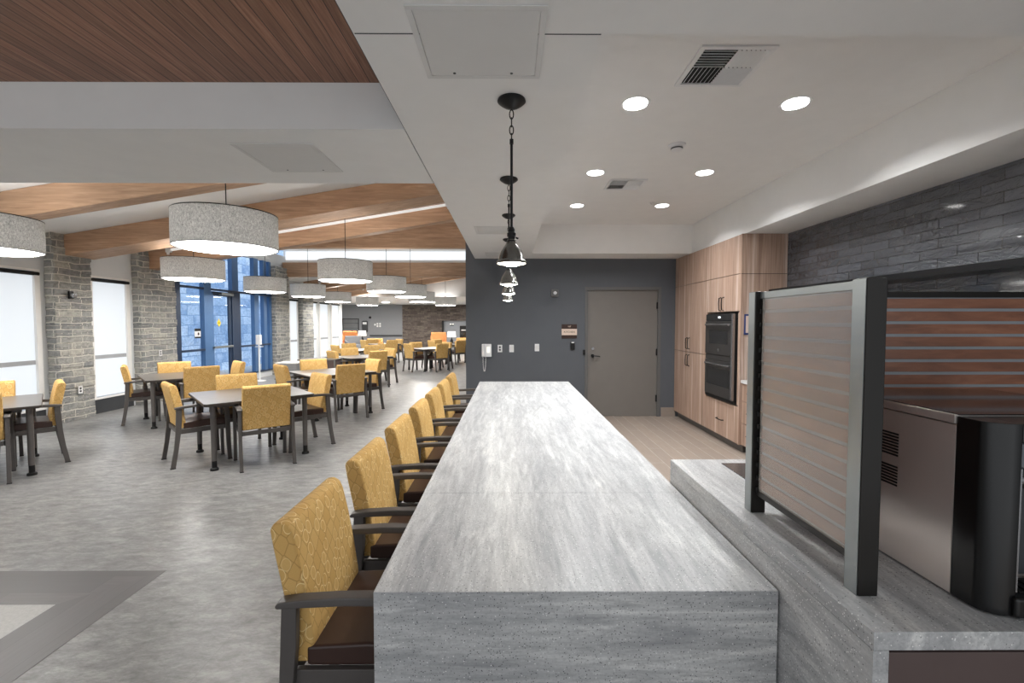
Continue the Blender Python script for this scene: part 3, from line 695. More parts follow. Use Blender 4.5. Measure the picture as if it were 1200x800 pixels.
# base cabinets along the tile wall
DRW = [(0.62, 0.825), (0.36, 0.62), (0.1, 0.36)]
ys = [5.304, 4.55, 3.80, 3.05, 2.30]
wh = ['right beside the oven cabinet', 'second along from the oven cabinet', 'third along from the oven cabinet', 'farthest from the oven cabinet']
for i in range(4):
    t = thing('drawer_cabinet', 'wood-grain base cabinet with three drawers, ' + wh[i], 'cabinet', group='base cabinets along the tiled wall')
    b = MB(); b.box(CX + 0.03, 3.235, ys[i + 1] + 0.002, ys[i] - 0.002, 0.1, 0.83, M['laminate']); part(b, 'body', t)
    b = MB(); b.box(CX + 0.07, 3.235, ys[i + 1] + 0.002, ys[i] - 0.002, 0, 0.0995, M['toekick']); part(b, 'toe_kick', t)
    for z0, z1 in DRW: front(t, 'drawer', ys[i + 1], ys[i] - 0.002, z0, z1, (ys[i] - 0.22, (z0 + z1) / 2 + 0.01), False, 0.13, x=CX + 0.03)
b = MB(); b.box(CX - 0.005, 3.238, 2.30, 5.304, 0.832, 0.87, M['worktop'], 0.003)
tag(b.build('worktop'), 'pale worktop over the drawer cabinets along the tiled wall', 'countertop')
t = thing('floating_shelf', 'long black shelf mounted high on the glossy black tiled wall', 'shelf')
b = MB(); b.box(2.96, 3.238, 0.6, 5.20, 1.868, 1.918, M['black'], 0.002); part(b, 'board', t)

# ------------------------------------------------------------------ kitchen ceiling fittings
cans = [(0.845, 3.11), (1.915, 3.10), (0.845, 4.53), (1.915, 4.52), (0.85, 5.785), (1.92, 5.78)]
cl = ['bright recessed downlight nearest the big air vent, over the bar side', 'bright recessed downlight right of the big air vent',
      'recessed downlight beside the small air vent', 'recessed downlight beyond the smoke detector toward the tiled wall',
      'small looking recessed downlight near the back soffit, bar side', 'small looking recessed downlight near the back soffit, cabinet side']
for (x, y), lb in zip(cans, cl):
    t = thing('recessed_downlight', lb, 'ceiling light', (x, y, ZT), group='recessed downlights in the kitchen ceiling')
    b = MB(); b.lathe([(0.078, -0.001), (0.095, -0.004), (0.098, -0.0005), (0.078, -0.0005)], 0, 0, M['white_gloss'], 36, closed=True); part(b, 'trim_ring', t)
    b = MB(); b.lathe([(0, -0.003), (0.078, -0.003), (0.078, -0.0005)], 0, 0, M['can'], 36); part(b, 'lens', t)
    area('downlight_lamp', (x, y, ZT - 0.012), (0, 0, 0), 0.15, 0.15, 17, (0.97, 0.985, 1.0), 'DISK', radians(140))
t = thing('smoke_detector', 'round white smoke detector on the kitchen ceiling', 'smoke detector', (1.385, 3.82, ZT))
b = MB(); b.lathe([(0.07, -0.0005), (0.07, -0.014), (0.05, -0.018), (0, -0.018)], 0, 0, M['white_gloss'], 32); part(b, 'base', t)
b = MB(); b.lathe([(0.048, -0.018), (0.044, -0.045), (0.03, -0.05), (0, -0.05)], 0, 0, M['white_gloss'], 28); part(b, 'sensor_head', t)
b = MB(); b.lathe([(0.0475, -0.028), (0.0485, -0.032), (0.0465, -0.038)], 0, 0, M['recess'], 28); part(b, 'vent_ring', t)
t = thing('sprinkler_head', 'tiny sprinkler head in the kitchen ceiling near the back soffit', 'sprinkler', (1.74, 5.62, ZT))
b = MB(); b.lathe([(0.03, -0.0005), (0.03, -0.006), (0.008, -0.01), (0.008, -0.03), (0.018, -0.032), (0, -0.034)], 0, 0, M['white_gloss'], 20); part(b, 'escutcheon', t)

def fourway(t, w, d, dark):
    """square supply register with four banks of blades"""
    b = MB(); fw = 0.028
    for (x0, x1, y0, y1) in ((-w / 2, w / 2, -d / 2, -d / 2 + fw), (-w / 2, w / 2, d / 2 - fw, d / 2), (-w / 2, -w / 2 + fw, -d / 2 + fw, d / 2 - fw), (w / 2 - fw, w / 2, -d / 2 + fw, d / 2 - fw)):
        b.box(x0, x1, y0, y1, -0.012, -0.0005, M['white_gloss'], 0.002)
    part(b, 'frame', t)
    b = MB(); b.box(-w / 2 + fw, w / 2 - fw, -d / 2 + fw, d / 2 - fw, -0.0012, -0.0005, M['blackmatte']); part(b, 'duct_opening', t)
    hw, hd = w / 2 - fw, d / 2 - fw
    def bank(x0, x1, y0, y1, along, tilt):
        m = MB(); n = 7
        for i in range(n):
            f = (i + 0.5) / n
            if along == 'x':
                y = y0 + (y1 - y0) * f
                m.box(x0, x1, y - 0.0095, y + 0.0095, -0.0115, -0.0095, M['white_gloss'], rot=Matrix.Rotation(radians(tilt), 4, 'X'))
            else:
                x = x0 + (x1 - x0) * f
                m.box(x - 0.0095, x + 0.0095, y0, y1, -0.0115, -0.0095, M['white_gloss'], rot=Matrix.Rotation(radians(tilt), 4, 'Y'))
        part(m, 'blade_bank', t)
    bank(-hw, -0.003, 0.003, hd, 'y', -48); bank(0.003, hw, 0.003, hd, 'x', -42)
    bank(-hw, -0.003, -hd, -0.003, 'x', 42); bank(0.003, hw, -hd, -0.003, 'y', 48)
t = thing('air_vent', 'large white four-way ceiling air vent nearest the camera', 'air vent', (1.225, 2.67, ZT)); fourway(t, 0.41, 0.41, 1)
t = thing('air_vent', 'small looking white four-way ceiling air vent beyond the smoke detector', 'air vent', (1.225, 4.89, ZT)); fourway(t, 0.38, 0.36, 1)
def flatpanel(name, label, x0, x1, y0, y1, cat='access panel', slots=False):
    t = thing(name, label, cat, ((x0 + x1) / 2, (y0 + y1) / 2, ZS)); w, d = (x1 - x0) / 2, (y1 - y0) / 2
    b = MB(); fw = 0.022
    for q in ((-w, w, -d, -d + fw), (-w, w, d - fw, d), (-w, -w + fw, -d + fw, d - fw), (w - fw, w, -d + fw, d - fw)): b.box(*q, -0.005, -0.0005, M['panel_white'], 0.001)
    part(b, 'frame', t)
    b = MB(); b.box(-w + fw + 0.002, w - fw - 0.002, -d + fw + 0.002, d - fw - 0.002, -0.004, -0.0005, M['panel_white'], 0.001); part(b, 'hatch', t)
    if slots:
        b = MB()
        for i in range(9):
            y = -d + fw + 0.02 + i * (2 * d - 2 * fw - 0.04) / 8
            b.box(-w + fw + 0.01, w - fw - 0.01, y - 0.006, y + 0.006, -0.006, -0.004, M['panel_white'])
        part(b, 'louvre', t)
    else:
        for sx in (-0.5, 0.5):
            b = MB(); b.cyl((sx * w, d - fw - 0.02, -0.004), (sx * w, d - fw - 0.02, -0.006), 0.006, M['recess'], 12); part(b, 'latch', t)
flatpanel('access_panel', 'square white access panel in the soffit above the near end of the bar', -0.345, 0.127, 1.527, 1.972)
flatpanel('access_panel', 'flush white access panel in the dropped soffit over the dining side', -1.62, -1.14, 2.685, 3.175)
flatpanel('return_grille', 'flat white grille in the bar soffit behind the hanging pendants', -0.385, 0.03, 4.94, 5.36, 'air vent', True)
flatpanel('return_grille', 'flat white grille in the bar soffit close to the charcoal wall', -0.36, 0.03, 6.75, 7.15, 'air vent', True)

# ------------------------------------------------------------------ bar pendants
def pendant(x, y, label):
    t = thing('bar_pendant', label, 'pendant light', (x, y, 0), group='black metal pendants over the bar')
    b = MB(); b.lathe([(0, ZS - 0.0005), (0.063, ZS - 0.0005), (0.066, ZS - 0.01), (0.055, ZS - 0.02), (0.034, ZS - 0.034), (0.012, ZS - 0.042), (0, ZS - 0.043)], 0, 0, M['black'], 32); part(b, 'canopy', t)
    b = MB(); z = ZS - 0.048
    for i in range(4):
        pts = []
        for k in range(16):
            a = 2 * pi * k / 16; u = 0.009 * cos(a); w = 0.021 * sin(a)
            pts.append((u, 0, z - 0.02 + w) if i % 2 == 0 else (0, u, z - 0.02 + w))
        b.tube(pts, 0.0028, M['black'], 6, closed=True); z -= 0.036
    part(b, 'chain', t)
    zr = z - 0.002
    b = MB(); b.cyl((0, 0, zr + 0.012), (0, 0, zr - 0.01), 0.009, M['black'], 12); b.cyl((0, 0, zr), (0, 0, 1.985), 0.0062, M['black'], 12); part(b, 'rod', t)
    b = MB(); b.lathe([(0, 1.995), (0.009, 1.99), (0.016, 1.978), (0.016, 1.965), (0.021, 1.96), (0.021, 1.945), (0.017, 1.943), (0.017, 1.93), (0.023, 1.925), (0.024, 1.91)], 0, 0, M['black'], 24)
    b.cyl((0.02, 0, 1.94), (0.032, 0, 1.935), 0.004, M['black'], 8); part(b, 'socket', t)
    b = MB(); prof = [(0.021, 1.930), (0.024, 1.916), (0.030, 1.904), (0.040, 1.892), (0.050, 1.874), (0.0575, 1.854), (0.0615, 1.836), (0.065, 1.833), (0.0705, 1.828), (0.0715, 1.818)]
    inner = [(r - 0.0025, z - 0.001) for r, z in prof[::-1]]
    b.lathe(prof + inner, 0, 0, M['grille'], 40, closed=True); part(b, 'shade', t)
    b = MB(); b.lathe([(0, 1.809), (0.03, 1.811), (0.055, 1.816), (0.067, 1.822)], 0, 0, M['bulb'], 28); part(b, 'bulb', t)
    area('pendant_lamp', (x, y, 1.8075), (0, 0, 0), 0.05, 0.05, 1.8, (1, 0.96, 0.88), 'DISK')
for (x, y), lb in zip([(0.01, 2.16), (-0.004, 3.32), (-0.008, 4.42), (-0.018, 5.69)],
        ['black bell pendant over the bar, the largest and nearest the camera', 'black bell pendant over the bar, second from the camera',
         'black bell pendant over the bar, third from the camera', 'black bell pendant over the bar, closest to the charcoal wall']): pendant(x, y, lb)

# ------------------------------------------------------------------ chairs
def make_chair():
    t = thing('dining_armchair', 'x', 'chair')
    # seat cushion, piped and slightly crowned
    b = MB(); b.poly([(-0.20, 0.405), (0.235, 0.405), (0.25, 0.425), (0.245, 0.455), (0.20, 0.475), (0.0, 0.482), (-0.20, 0.472)], 'x', -0.232, 0.232, M['leather'], 0.012, 3)
    s = part(b, 'seat', t)
    b = MB(); b.tube([(-0.226, -0.18, 0.464), (-0.226, 0.20, 0.468), (-0.215, 0.236, 0.458), (0.215, 0.236, 0.458), (0.226, 0.20, 0.468), (0.226, -0.18, 0.464)], 0.004, M['leather'], 6); part(b, 'piping', s)
    prof = [(-0.172, 0.415), (-0.178, 0.50), (-0.194, 0.62), (-0.217, 0.75), (-0.237, 0.84), (-0.250, 0.872), (-0.275, 0.886), (-0.302, 0.882), (-0.316, 0.862), (-0.306, 0.80), (-0.286, 0.70), (-0.262, 0.58), (-0.246, 0.47), (-0.242, 0.415)]
    b = MB(); b.poly(prof, 'x', -0.228, 0.228, M['fabric'], 0.011, 3); part(b, 'backrest', t)
    rear = [(-0.262, 0.628), (-0.268, 0.50), (-0.275, 0.36), (-0.292, 0.2), (-0.325, 0.0), (-0.282, 0.0), (-0.250, 0.2), (-0.228, 0.36), (-0.216, 0.50), (-0.213, 0.628)]
    frontp = [(0.172, 0.622), (0.184, 0.5), (0.188, 0.36), (0.192, 0.2), (0.205, 0.0), (0.243, 0.0), (0.236, 0.2), (0.234, 0.36), (0.230, 0.5), (0.222, 0.624)]
    for s_ in (-1, 1):
        a, c = sorted((s_ * 0.236, s_ * 0.268))
        b = MB(); b.poly(rear, 'x', a, c, M['chairframe'], 0.005, 2); lg = part(b, 'leg', t)
        b = MB(); b.box(a - 0.001, c + 0.001, -0.327, -0.280, 0.0, 0.008, M['foot']); part(b, 'foot', lg)
        b = MB(); b.poly(frontp, 'x', a, c, M['chairframe'], 0.005, 2); lg = part(b, 'leg', t)
        b = MB(); b.box(a - 0.001, c + 0.001, 0.203, 0.245, 0.0, 0.008, M['foot']); part(b, 'foot', lg)
        a, c = sorted((s_ * 0.228, s_ * 0.277))
        arm = [(-0.275, 0.624), (-0.20, 0.628), (-0.05, 0.634), (0.10, 0.632), (0.20, 0.622), (0.252, 0.606), (0.262, 0.614), (0.255, 0.630), (0.20, 0.652), (0.08, 0.662), (-0.08, 0.662), (-0.20, 0.655), (-0.268, 0.646), (-0.280, 0.635)]
        b = MB(); b.poly(arm, 'x', a, c, M['chairframe'], 0.006, 2); part(b, 'armrest', t)
    b = MB()
    for s_ in (-1, 1):
        a, c = sorted((s_ * 0.222, s_ * 0.246)); b.box(a, c, -0.235, 0.20, 0.355, 0.404, M['chairframe'], 0.004)
    b.box(-0.222, 0.222, 0.175, 0.20, 0.36, 0.404, M['chairframe'], 0.004); b.box(-0.222, 0.222, -0.255, -0.235, 0.36, 0.404, M['chairframe'], 0.004)
    part(b, 'seat_frame', t); return t
chair0 = make_chair(); used = [False]
def place_chair(x, y, face, label, group, rear=True):
    """x, y: middle between the rear feet; face: (dx, dy) the way the sitter looks"""
    L = sqrt(face[0] ** 2 + face[1] ** 2); dx, dy = face[0] / L, face[1] / L
    c = chair0 if not used[0] else dup(chair0)
    used[0] = True
    c.location = (x + dx * 0.30, y + dy * 0.30, 0); c.rotation_euler = (0, 0, atan2(dy, dx) - pi / 2)
    c['label'] = label; c['group'] = group; return c
bl = ['mustard armchair at the bar, largest and nearest the camera', 'mustard armchair at the bar, second from the near end', 'mustard armchair at the bar, third from the near end',
      'mustard armchair at the bar, the middle one of seven', 'mustard armchair at the bar, third from the charcoal wall end', 'mustard armchair at the bar, second from the charcoal wall end', 'mustard armchair at the bar, last before the charcoal wall']
for i in range(7):
    place_chair(-0.772, 1.695 + i * 0.682, (1, 0.0), bl[i], 'armchairs along the bar')
g = 'armchairs around the dining tables'
NW, NE, SW, SE = (-.70, .72), (.70, .72), (-.68, -.74), (.66, -.75)
TB = {'mid': (-3.05, 5.36, 42), 'win': (-5.17, 7.25, 44), 'edge': (-5.48, 4.58, 45), 'third': (-3.02, 7.75, 44)}
ch = [
 (-2.56, 4.80, (-.60, .80), 'mustard armchair seen from behind, at the near middle diamond table'),
 (-3.72, 4.93, NE, 'mustard armchair seen side on, left of the near middle diamond table'),
 (-2.43, 5.92, SW, 'mustard armchair facing left on the far right of the near middle table'),
 (-3.52, 5.86, SE, 'mustard armchair facing the camera across the near middle diamond table'),
 (-5.95, 7.00, (.78, .62), 'mustard armchair seen side on, beside the second window at the stone pillar table'),
 (-4.62, 6.85, NW, 'mustard armchair seen from behind, at the table by the stone pillar'),
 (-5.65, 7.68, SE, 'mustard armchair facing the camera across the table by the stone pillar'),
 (-4.62, 7.82, SW, 'mustard armchair by the blue glass door, far right of the pillar table'),
 (-5.08, 5.18, SW, 'mustard armchair angled before the stone pillar, at the cut-off left table'),
 (-5.84, 5.08, SE, 'mustard armchair by the window blind, behind the cut-off left table'),
 (-4.98, 4.16, NW, 'mustard armchair cut by the left photo edge, near side of left table'),
 (-2.50, 7.20, (-.66, .75), 'mustard armchair seen from behind, at the second table of the middle row'),
 (-2.45, 8.28, SW, 'mustard armchair facing left, right of the second table of the middle row'),
 (-3.60, 7.10, NE, 'mustard armchair side on, left of the second table of the middle row'),
 (-3.55, 8.22, SE, 'mustard armchair facing the camera across the second table of the middle row'),
]
for x, y, f, lb in ch: place_chair(x, y, f, lb, g)
g2 = 'armchairs around the far dining tables'
far_t = [(-3.62, 11.25, 42, 'table behind the brown cabinet'), (-2.65, 14.9, 44, 'round-lit table before the stone wall'), (-4.6, 14.0, 44, 'table by the far windows'),
         (-2.35, 17.5, 44, 'table beside the charcoal wall edge'), (-5.0, 17.9, 44, 'far table under the last lamps')]
fl = ['table beyond the brown cabinet', 'table in front of the brown stone wall', 'table near the three narrow far windows', 'table seen just left of the charcoal wall edge', 'farthest table on the window side']
side = ['mustard chair, near right side of the ', 'mustard chair, near left side of the ', 'mustard chair, far left side of the ', 'mustard chair, far right side of the ']
for (x, y, r, _), nm in zip(far_t, fl):
    for (ox, oy, f), s_ in zip(((.55, -.55, NW), (-.55, -.62, NE), (-.55, .58, SE), (.55, .58, SW)), side):
        place_chair(x + ox, y + oy, f, s_ + nm, g2)

# ------------------------------------------------------------------ tables
def make_table():
    t = thing('dining_table', 'x', 'table'); h = 0.545; n = 0.07
    oct_ = [(-h + n * .3, -h), (h - n * .3, -h), (h, -h + n * .3), (h, h - n * .3), (h - n * .3, h), (-h + n * .3, h), (-h, h - n * .3), (-h, -h + n * .3)]
    b = MB(); b.poly(oct_, 'z', 0.682, 0.7085, M['rim'], 0.004, 2)
    b.poly([(x * 0.992, y * 0.992) for x, y in oct_], 'z', 0.708, 0.7105, M['tabletop']); part(b, 'tabletop', t)
    b = MB(); k = 0.40
    for q in ((-k, k, -k, -k + .025), (-k, k, k - .025, k), (-k, -k + .025, -k + .025, k - .025), (k - .025, k, -k + .025, k - .025)): b.box(*q, 0.64, 0.6815, M['tableframe'])
    part(b, 'apron', t)
    for sx in (-1, 1):
        for sy in (-1, 1):
            X, Y = sx * 0.455, sy * 0.455
            b = MB(); b.lathe([(0, 0.6815), (0.027, 0.6815), (0.026, 0.10), (0, 0.10)], X, Y, M['tableframe'], 20); lg = part(b, 'leg', t)
            b = MB(); b.lathe([(0, 0.10), (0.024, 0.10), (0.024, 0.03), (0.038, 0.02), (0.040, 0.0), (0, 0.0)], X, Y, M['foot'], 20); part(b, 'glide', lg)
    return t
table0 = make_table(); tus = [False]
def place_table(x, y, deg, label, group):
    c = table0 if not tus[0] else dup(table0)
    tus[0] = True
    c.location = (x, y, 0); c.rotation_euler = (0, 0, radians(deg)); c['label'] = label; c['group'] = group
tl = {'mid': 'grey square table set diamond-wise, nearest the bar chairs', 'win': 'grey square table in front of the stone pillar beside the glass door',
      'edge': 'grey square table cut off by the left photo edge, by the first window', 'third': 'grey square table second along the row nearest the bar'}
for k, (x, y, d) in TB.items(): place_table(x, y, d, tl[k], 'square dining tables')
fl2 = ['grey square table beyond the brown storage cabinet', 'grey square table in front of the brown stone wall', 'grey square table near the three narrow far windows', 'grey square table just left of the charcoal wall edge', 'grey square table farthest away on the window side']
for (x, y, r, _), nm in zip(far_t, fl2): place_table(x, y, r, nm, 'square dining tables')

t = thing('storage_cabinet', 'low brown fronted storage cabinet with pale top among the dining tables', 'cabinet', (-4.32, 10.4, 0))
b = MB(); b.box(-0.40, 0.40, -0.22, 0.22, 0.08, 0.695, M['sidebrown'], 0.004); part(b, 'body', t)
b = MB(); b.box(-0.42, 0.42, -0.24, 0.24, 0.696, 0.72, M['tabletop'], 0.004); part(b, 'top', t)
b = MB(); b.box(-0.42, -0.395, -0.235, -0.205, 0, 0.695, M['alu']); b.box(0.395, 0.42, -0.235, -0.205, 0, 0.695, M['alu']); b.box(-0.42, -0.395, 0.205, 0.235, 0, 0.695, M['alu']); b.box(0.395, 0.42, 0.205, 0.235, 0, 0.695, M['alu']); part(b, 'corner_posts', t)
t = thing('side_cabinet', 'small grey cabinet with white top beside the windows', 'cabinet', (-4.55, 9.5, 0))
b = MB(); b.box(-0.22, 0.2, -0.2, 0.2, 0.0, 0.70, M['greycab'], 0.004); part(b, 'body', t)
b = MB(); b.box(-0.23, 0.21, -0.21, 0.21, 0.7005, 0.725, M['white_gloss'], 0.004); part(b, 'top', t)

# ------------------------------------------------------------------ drum lamps
def make_drum():
    t = thing('drum_pendant', 'x', 'pendant light'); R, z0, z1 = 0.45, 0.0, 0.33
    b = MB(); b.lathe([(R, z0), (R, z1), (R - 0.004, z1), (R - 0.004, z0)], 0, 0, M['linen'], 64, closed=True); part(b, 'shade', t)
    b = MB(); b.lathe([(R + 0.001, z1 - 0.006), (R + 0.001, z1 + 0.003), (R - 0.006, z1 + 0.003), (R - 0.006, z1 - 0.006)], 0, 0, M['black'], 64, closed=True)
    b.lathe([(R + 0.001, z0 - 0.002), (R + 0.001, z0 + 0.004), (R - 0.005, z0 + 0.004), (R - 0.005, z0 - 0.002)], 0, 0, M['toekick'], 64, closed=True); part(b, 'rim', t)
    b = MB(); b.lathe([(0, 0.006), (R - 0.006, 0.006), (R - 0.006, 0.009), (0, 0.009)], 0, 0, M['drumlens'], 64); part(b, 'diffuser', t)
    b = MB(); b.lathe([(0, z1 + 0.04), (0.045, z1 + 0.035), (0.05, z1 + 0.01), (0, z1 + 0.005)], 0, 0, M['black'], 24)
    for k in range(3):
        a = 2 * pi * k / 3 + 0.4; b.cyl((0, 0, z1 + 0.012), ((R - 0.004) * cos(a), (R - 0.004) * sin(a), z1), 0.004, M['black'], 6)
    part(b, 'spider', t); return t
drum0 = make_drum(); dus = [False]
cordmesh = {}
def place_drum(x, y, z0, ztop, label):
    c = drum0 if not dus[0] else dup(drum0)
    if dus[0] is False: dus[0] = True
    c.location = (x, y, z0); c['label'] = label; c['group'] = 'linen drum lamps over the dining tables'
    b = MB(); b.cyl((0, 0, 0.33 + 0.04), (0, 0, ztop - z0 - 0.02), 0.0055, M['black'], 8); b.lathe([(0, ztop - z0), (0.06, ztop - z0), (0.055, ztop - z0 - 0.02), (0, ztop - z0 - 0.022)], 0, 0, M['black'], 20)
    o = b.build('cord', c)
    area('drum_lamp', (x, y, z0 - 0.01), (0, 0, 0), 0.8, 0.8, 30, (1, 0.97, 0.93), 'DISK')
    pl_ = bpy.data.lights.new('drum_bulb', 'POINT'); pl_.energy = 10; pl_.shadow_soft_size = 0.06; pl_.color = (1, 0.97, 0.93)
    po = bpy.data.objects.new('drum_bulb', pl_); COL.objects.link(po); po.location = (x, y, z0 + 0.15)
drums = [(-5.28, 4.62, 'large linen drum lamp cut off by the left photo edge'), (-2.76, 4.50, 'largest whole linen drum lamp, above the near middle table'),
         (-5.30, 7.72, 'linen drum lamp in front of the stone pillar and blue glass'), (-2.84, 7.95, 'linen drum lamp second along the row nearest the bar'),
         (-5.75, 10.8, 'linen drum lamp against the blue glazed entry'), (-2.86, 10.65, 'linen drum lamp third along the row nearest the bar'),
         (-5.58, 12.7, 'linen drum lamp over the far window-side row, fourth along'), (-2.78, 12.85, 'linen drum lamp fourth along the row nearest the bar'),
         (-5.97, 15.9, 'linen drum lamp fifth along the window-side row'), (-3.05, 15.9, 'linen drum lamp fifth along the row nearest the bar'),
         (-5.90, 19.0, 'smallest looking linen drum lamp, last on the window side'), (-2.66, 19.0, 'smallest looking linen drum lamp, before the brown stone wall')]
for k, (x, y, lb) in enumerate(drums):
    zt = vault(x) if (y < 10.3) else (3.78 if y < 14.1 else vault(x))
    if y > 18.9 : zt = vault(x) if y < 19.2 else 2.64
    place_drum(x, y, 2.265, zt - 0.001, lb)

# ------------------------------------------------------------------ hall shell: left wall in bays
def wall_seg(m, y0, y1, z0, z1): m.box(-7.14, -7.0, y0, y1, z0, z1, M['hallgrey'])
wins = [(4.6, 6.84), (7.62, 8.44), (14.50, 15.12), (16.05, 16.62), (16.80, 17.70), (17.92, 18.80)]
b = MB(); ZW0, ZW1 = 0.27, 2.30
y = -1.5
for (a, c) in wins[:2]:
    wall_seg(b, y, a, 0, 3.1); wall_seg(b, a, c, 0, ZW0); wall_seg(b, a, c, ZW1, 3.1); y = c
wall_seg(b, y, 9.44, 0, 3.1)
y = 13.40
for (a, c) in wins[2:]:
    wall_seg(b, y, a, 0, 3.6); wall_seg(b, a, c, 0, ZW0); wall_seg(b, a, c, ZW1, 3.6); y = c
wall_seg(b, y, 19.1, 0, 3.6)
b.box(-7.14, -7.0, 9.44, 13.4, 0, 0.16, M['hallgrey']); b.box(-7.14, -7.0, 9.44, 13.4, 3.3, 3.9, M['hallgrey'])
b.box(-11, -7.14, 18.96, 19.1, 0, 3.6, M['hallgrey'])
struct(b.build('wall_left'))
for i, (a, c) in enumerate(wins):
    m = MB(); w = 0.075 if c - a > 0.8 else 0.05
    m.box(-7.02, -6.985, a, a + w, ZW0, ZW1, M['white']); m.box(-7.02, -6.985, c - w, c, ZW0, ZW1, M['white'])
    m.box(-7.03, -6.98, a, c, ZW1 - 0.001, ZW1 + 0.03, M['white']); m.box(-7.03, -6.96, a, c, ZW0 - 0.03, ZW0, M['white'])
    f = struct(m.build('window_%d' % (i + 1)))
    m = MB(); m.box(-7.035, -7.025, a + w * .4, c - w * .4, ZW0 + 0.012, ZW1 - 0.04, M['blind']); part(m, 'roller_blind', f)
    m = MB(); m.cyl((-7.0, a + 0.01, ZW1 - 0.035), (-7.0, c - 0.01, ZW1 - 0.035), 0.03, M['blackmatte'], 14); part(m, 'blind_roller', f)
    m = MB(); m.box(-7.026, -7.021, a + w, c - w, 0.92, 0.985, M['railshadow']); part(m, 'window_rail', f)  # grey strip painted as the mullion's shadow showing through the blind
    m = MB(); m.box(-7.0, -6.975, a, c, 0.0, ZW0 - 0.031, M['recess']); part(m, 'lower_panel', f)
# baseboard
# stone pillars
pl = [(6.915, 7.53, 'grey stone pillar nearest the camera, with a dark sconce on it'), (8.505, 9.42, 'grey stone pillar just left of the blue glazed entry'),
      (13.42, 14.22, 'grey stone pillar at the far side of the blue glazed entry'), (15.16, 15.98, 'narrow looking grey stone pillar between the far windows')]
for y0, y1, lb in pl:
    m = MB(); zt = 2.905 if y0 < 9 else (3.2 if y0 < 14 else 2.62)
    ny, nz = 6, 34
    bm2 = bmesh.new()
    # rough cut stone: faces pushed in and out course by course
    courses = [0.0]
    while courses[-1] < zt - 0.10: courses.append(courses[-1] + random.choice((0.07, 0.085, 0.1, 0.12)))
    courses.append(zt)
    for z0, z1 in zip(courses, courses[1:]):
        off = random.uniform(-0.012, 0.012); yo = random.uniform(-0.008, 0.008)
        m.box(-6.999, -6.85 + off, y0 + yo, y1 + random.uniform(-0.01, 0.01), z0, z1, M['stone'], 0.006, 1)
    bm2.free()
    tag(m.build('stone_pillar'), lb, 'pillar', kind='thing', group='stone pillars between the windows')
plate_t = plate(0, 'white outlet low on the nearest stone pillar', 'outlet', 0, 0)
plate_t.location = (-6.832, 7.245, 0.475); plate_t.rotation_euler = (0, 0, pi / 2)
plate_t = plate(0, 'white outlet on the stone pillar next to the glazed entry', 'outlet', 0, 0)
plate_t.location = (-6.832, 8.93, 0.95); plate_t.rotation_euler = (0, 0, pi / 2)
t = thing('wall_camera', 'small dark dome camera bracket mounted on the nearest stone pillar', 'camera', (-6.835, 7.14, 1.97))
b = MB(); b.box(0, 0.03, -0.035, 0.035, -0.06, 0.06, M['blackplastic'], 0.006); part(b, 'mount', t)
b = MB(); b.lathe([(0, -0.05), (0.03, -0.038), (0.042, -0.01), (0.04, 0.02), (0, 0.025)], 0.06, 0, M['chrome'], 20); part(b, 'dome', t)

# blue glazed entry
G = struct(MB().box(-7.07, -6.97, 9.44, 13.4, 0.16, 0.205, M['darkblue']).build('window_7'))
def mull(y0, y1, z0=0.2, z1=3.3, mat='blueframe', x0=-7.07, x1=-6.965):
    m = MB(); m.box(x0, x1, y0, y1, z0, z1, M[mat], 0.003); part(m, 'mullion', G)
mull(9.45, 9.70, mat='darkblue'); mull(10.45, 10.70); mull(11.50, 11.85, 0.0, 2.30, 'darkblue'); mull(11.52, 11.78, 2.34, 3.3)
mull(12.50, 12.72); mull(12.98, 13.14); mull(13.28, 13.40)
for a, c, z0, z1 in ((9.70, 10.45, 2.30, 2.345), (10.70, 11.50, 2.30, 2.345), (11.50, 12.50, 2.3, 2.345), (12.72, 13.4, 2.30, 2.345), (9.70, 10.45, 0.90, 0.945), (11.85, 12.5, 0.90, 0.945), (12.72, 13.3, 0.90, 0.945)):
    m = MB(); m.box(-7.06, -6.96, a, c, z0, z1, M['darkblue']); part(m, 'transom', G)
for a, c in ((9.70, 10.45), (11.85, 12.50), (12.72, 12.98), (13.14, 13.28)):
    m = MB(); m.box(-7.03, -7.02, a, c, 0.205, 2.30, M['glass']); part(m, 'glass_pane', G)
for a, c in ((9.70, 10.45), (10.70, 11.52), (11.78, 12.50), (12.72, 12.98), (13.14, 13.28)):
    m = MB(); m.box(-7.03, -7.02, a, c, 2.345, 3.3, M['glass']); part(m, 'glass_pane', G)
D2 = struct(MB().box(-7.03, -6.985, 10.71, 10.80, 0.01, 2.28, M['blueframe']).box(-7.03, -6.985, 11.40, 11.50, 0.01, 2.28, M['darkblue']).box(-7.03, -6.985, 10.80, 11.40, 2.18, 2.28, M['darkblue']).box(-7.03, -6.985, 10.80, 11.40, 0.01, 0.14, M['darkblue']).build('door_2'))
m = MB(); m.box(-7.015, -7.005, 10.80, 11.40, 0.14, 2.18, M['glass']); part(m, 'glass_pane', D2)
m = MB(); m.box(-6.985, -6.93, 10.74, 11.47, 0.93, 0.98, M['alu'], 0.008); part(m, 'push_bar', D2)
m = MB(); m.box(-6.985, -6.90, 11.0, 11.48, 2.20, 2.27, M['alu'], 0.006); m.box(-6.96, -6.92, 10.72, 11.0, 2.235, 2.255, M['black']); part(m, 'door_closer', D2)
t = thing('door_notice', 'small black and white notice stuck on the glass left of the entry door', 'sign', (-7.018, 10.28, 1.30))
m = MB(); m.box(0, 0.004, -0.10, 0.10, -0.11, 0.11, M['white_gloss']); part(m, 'sheet', t)
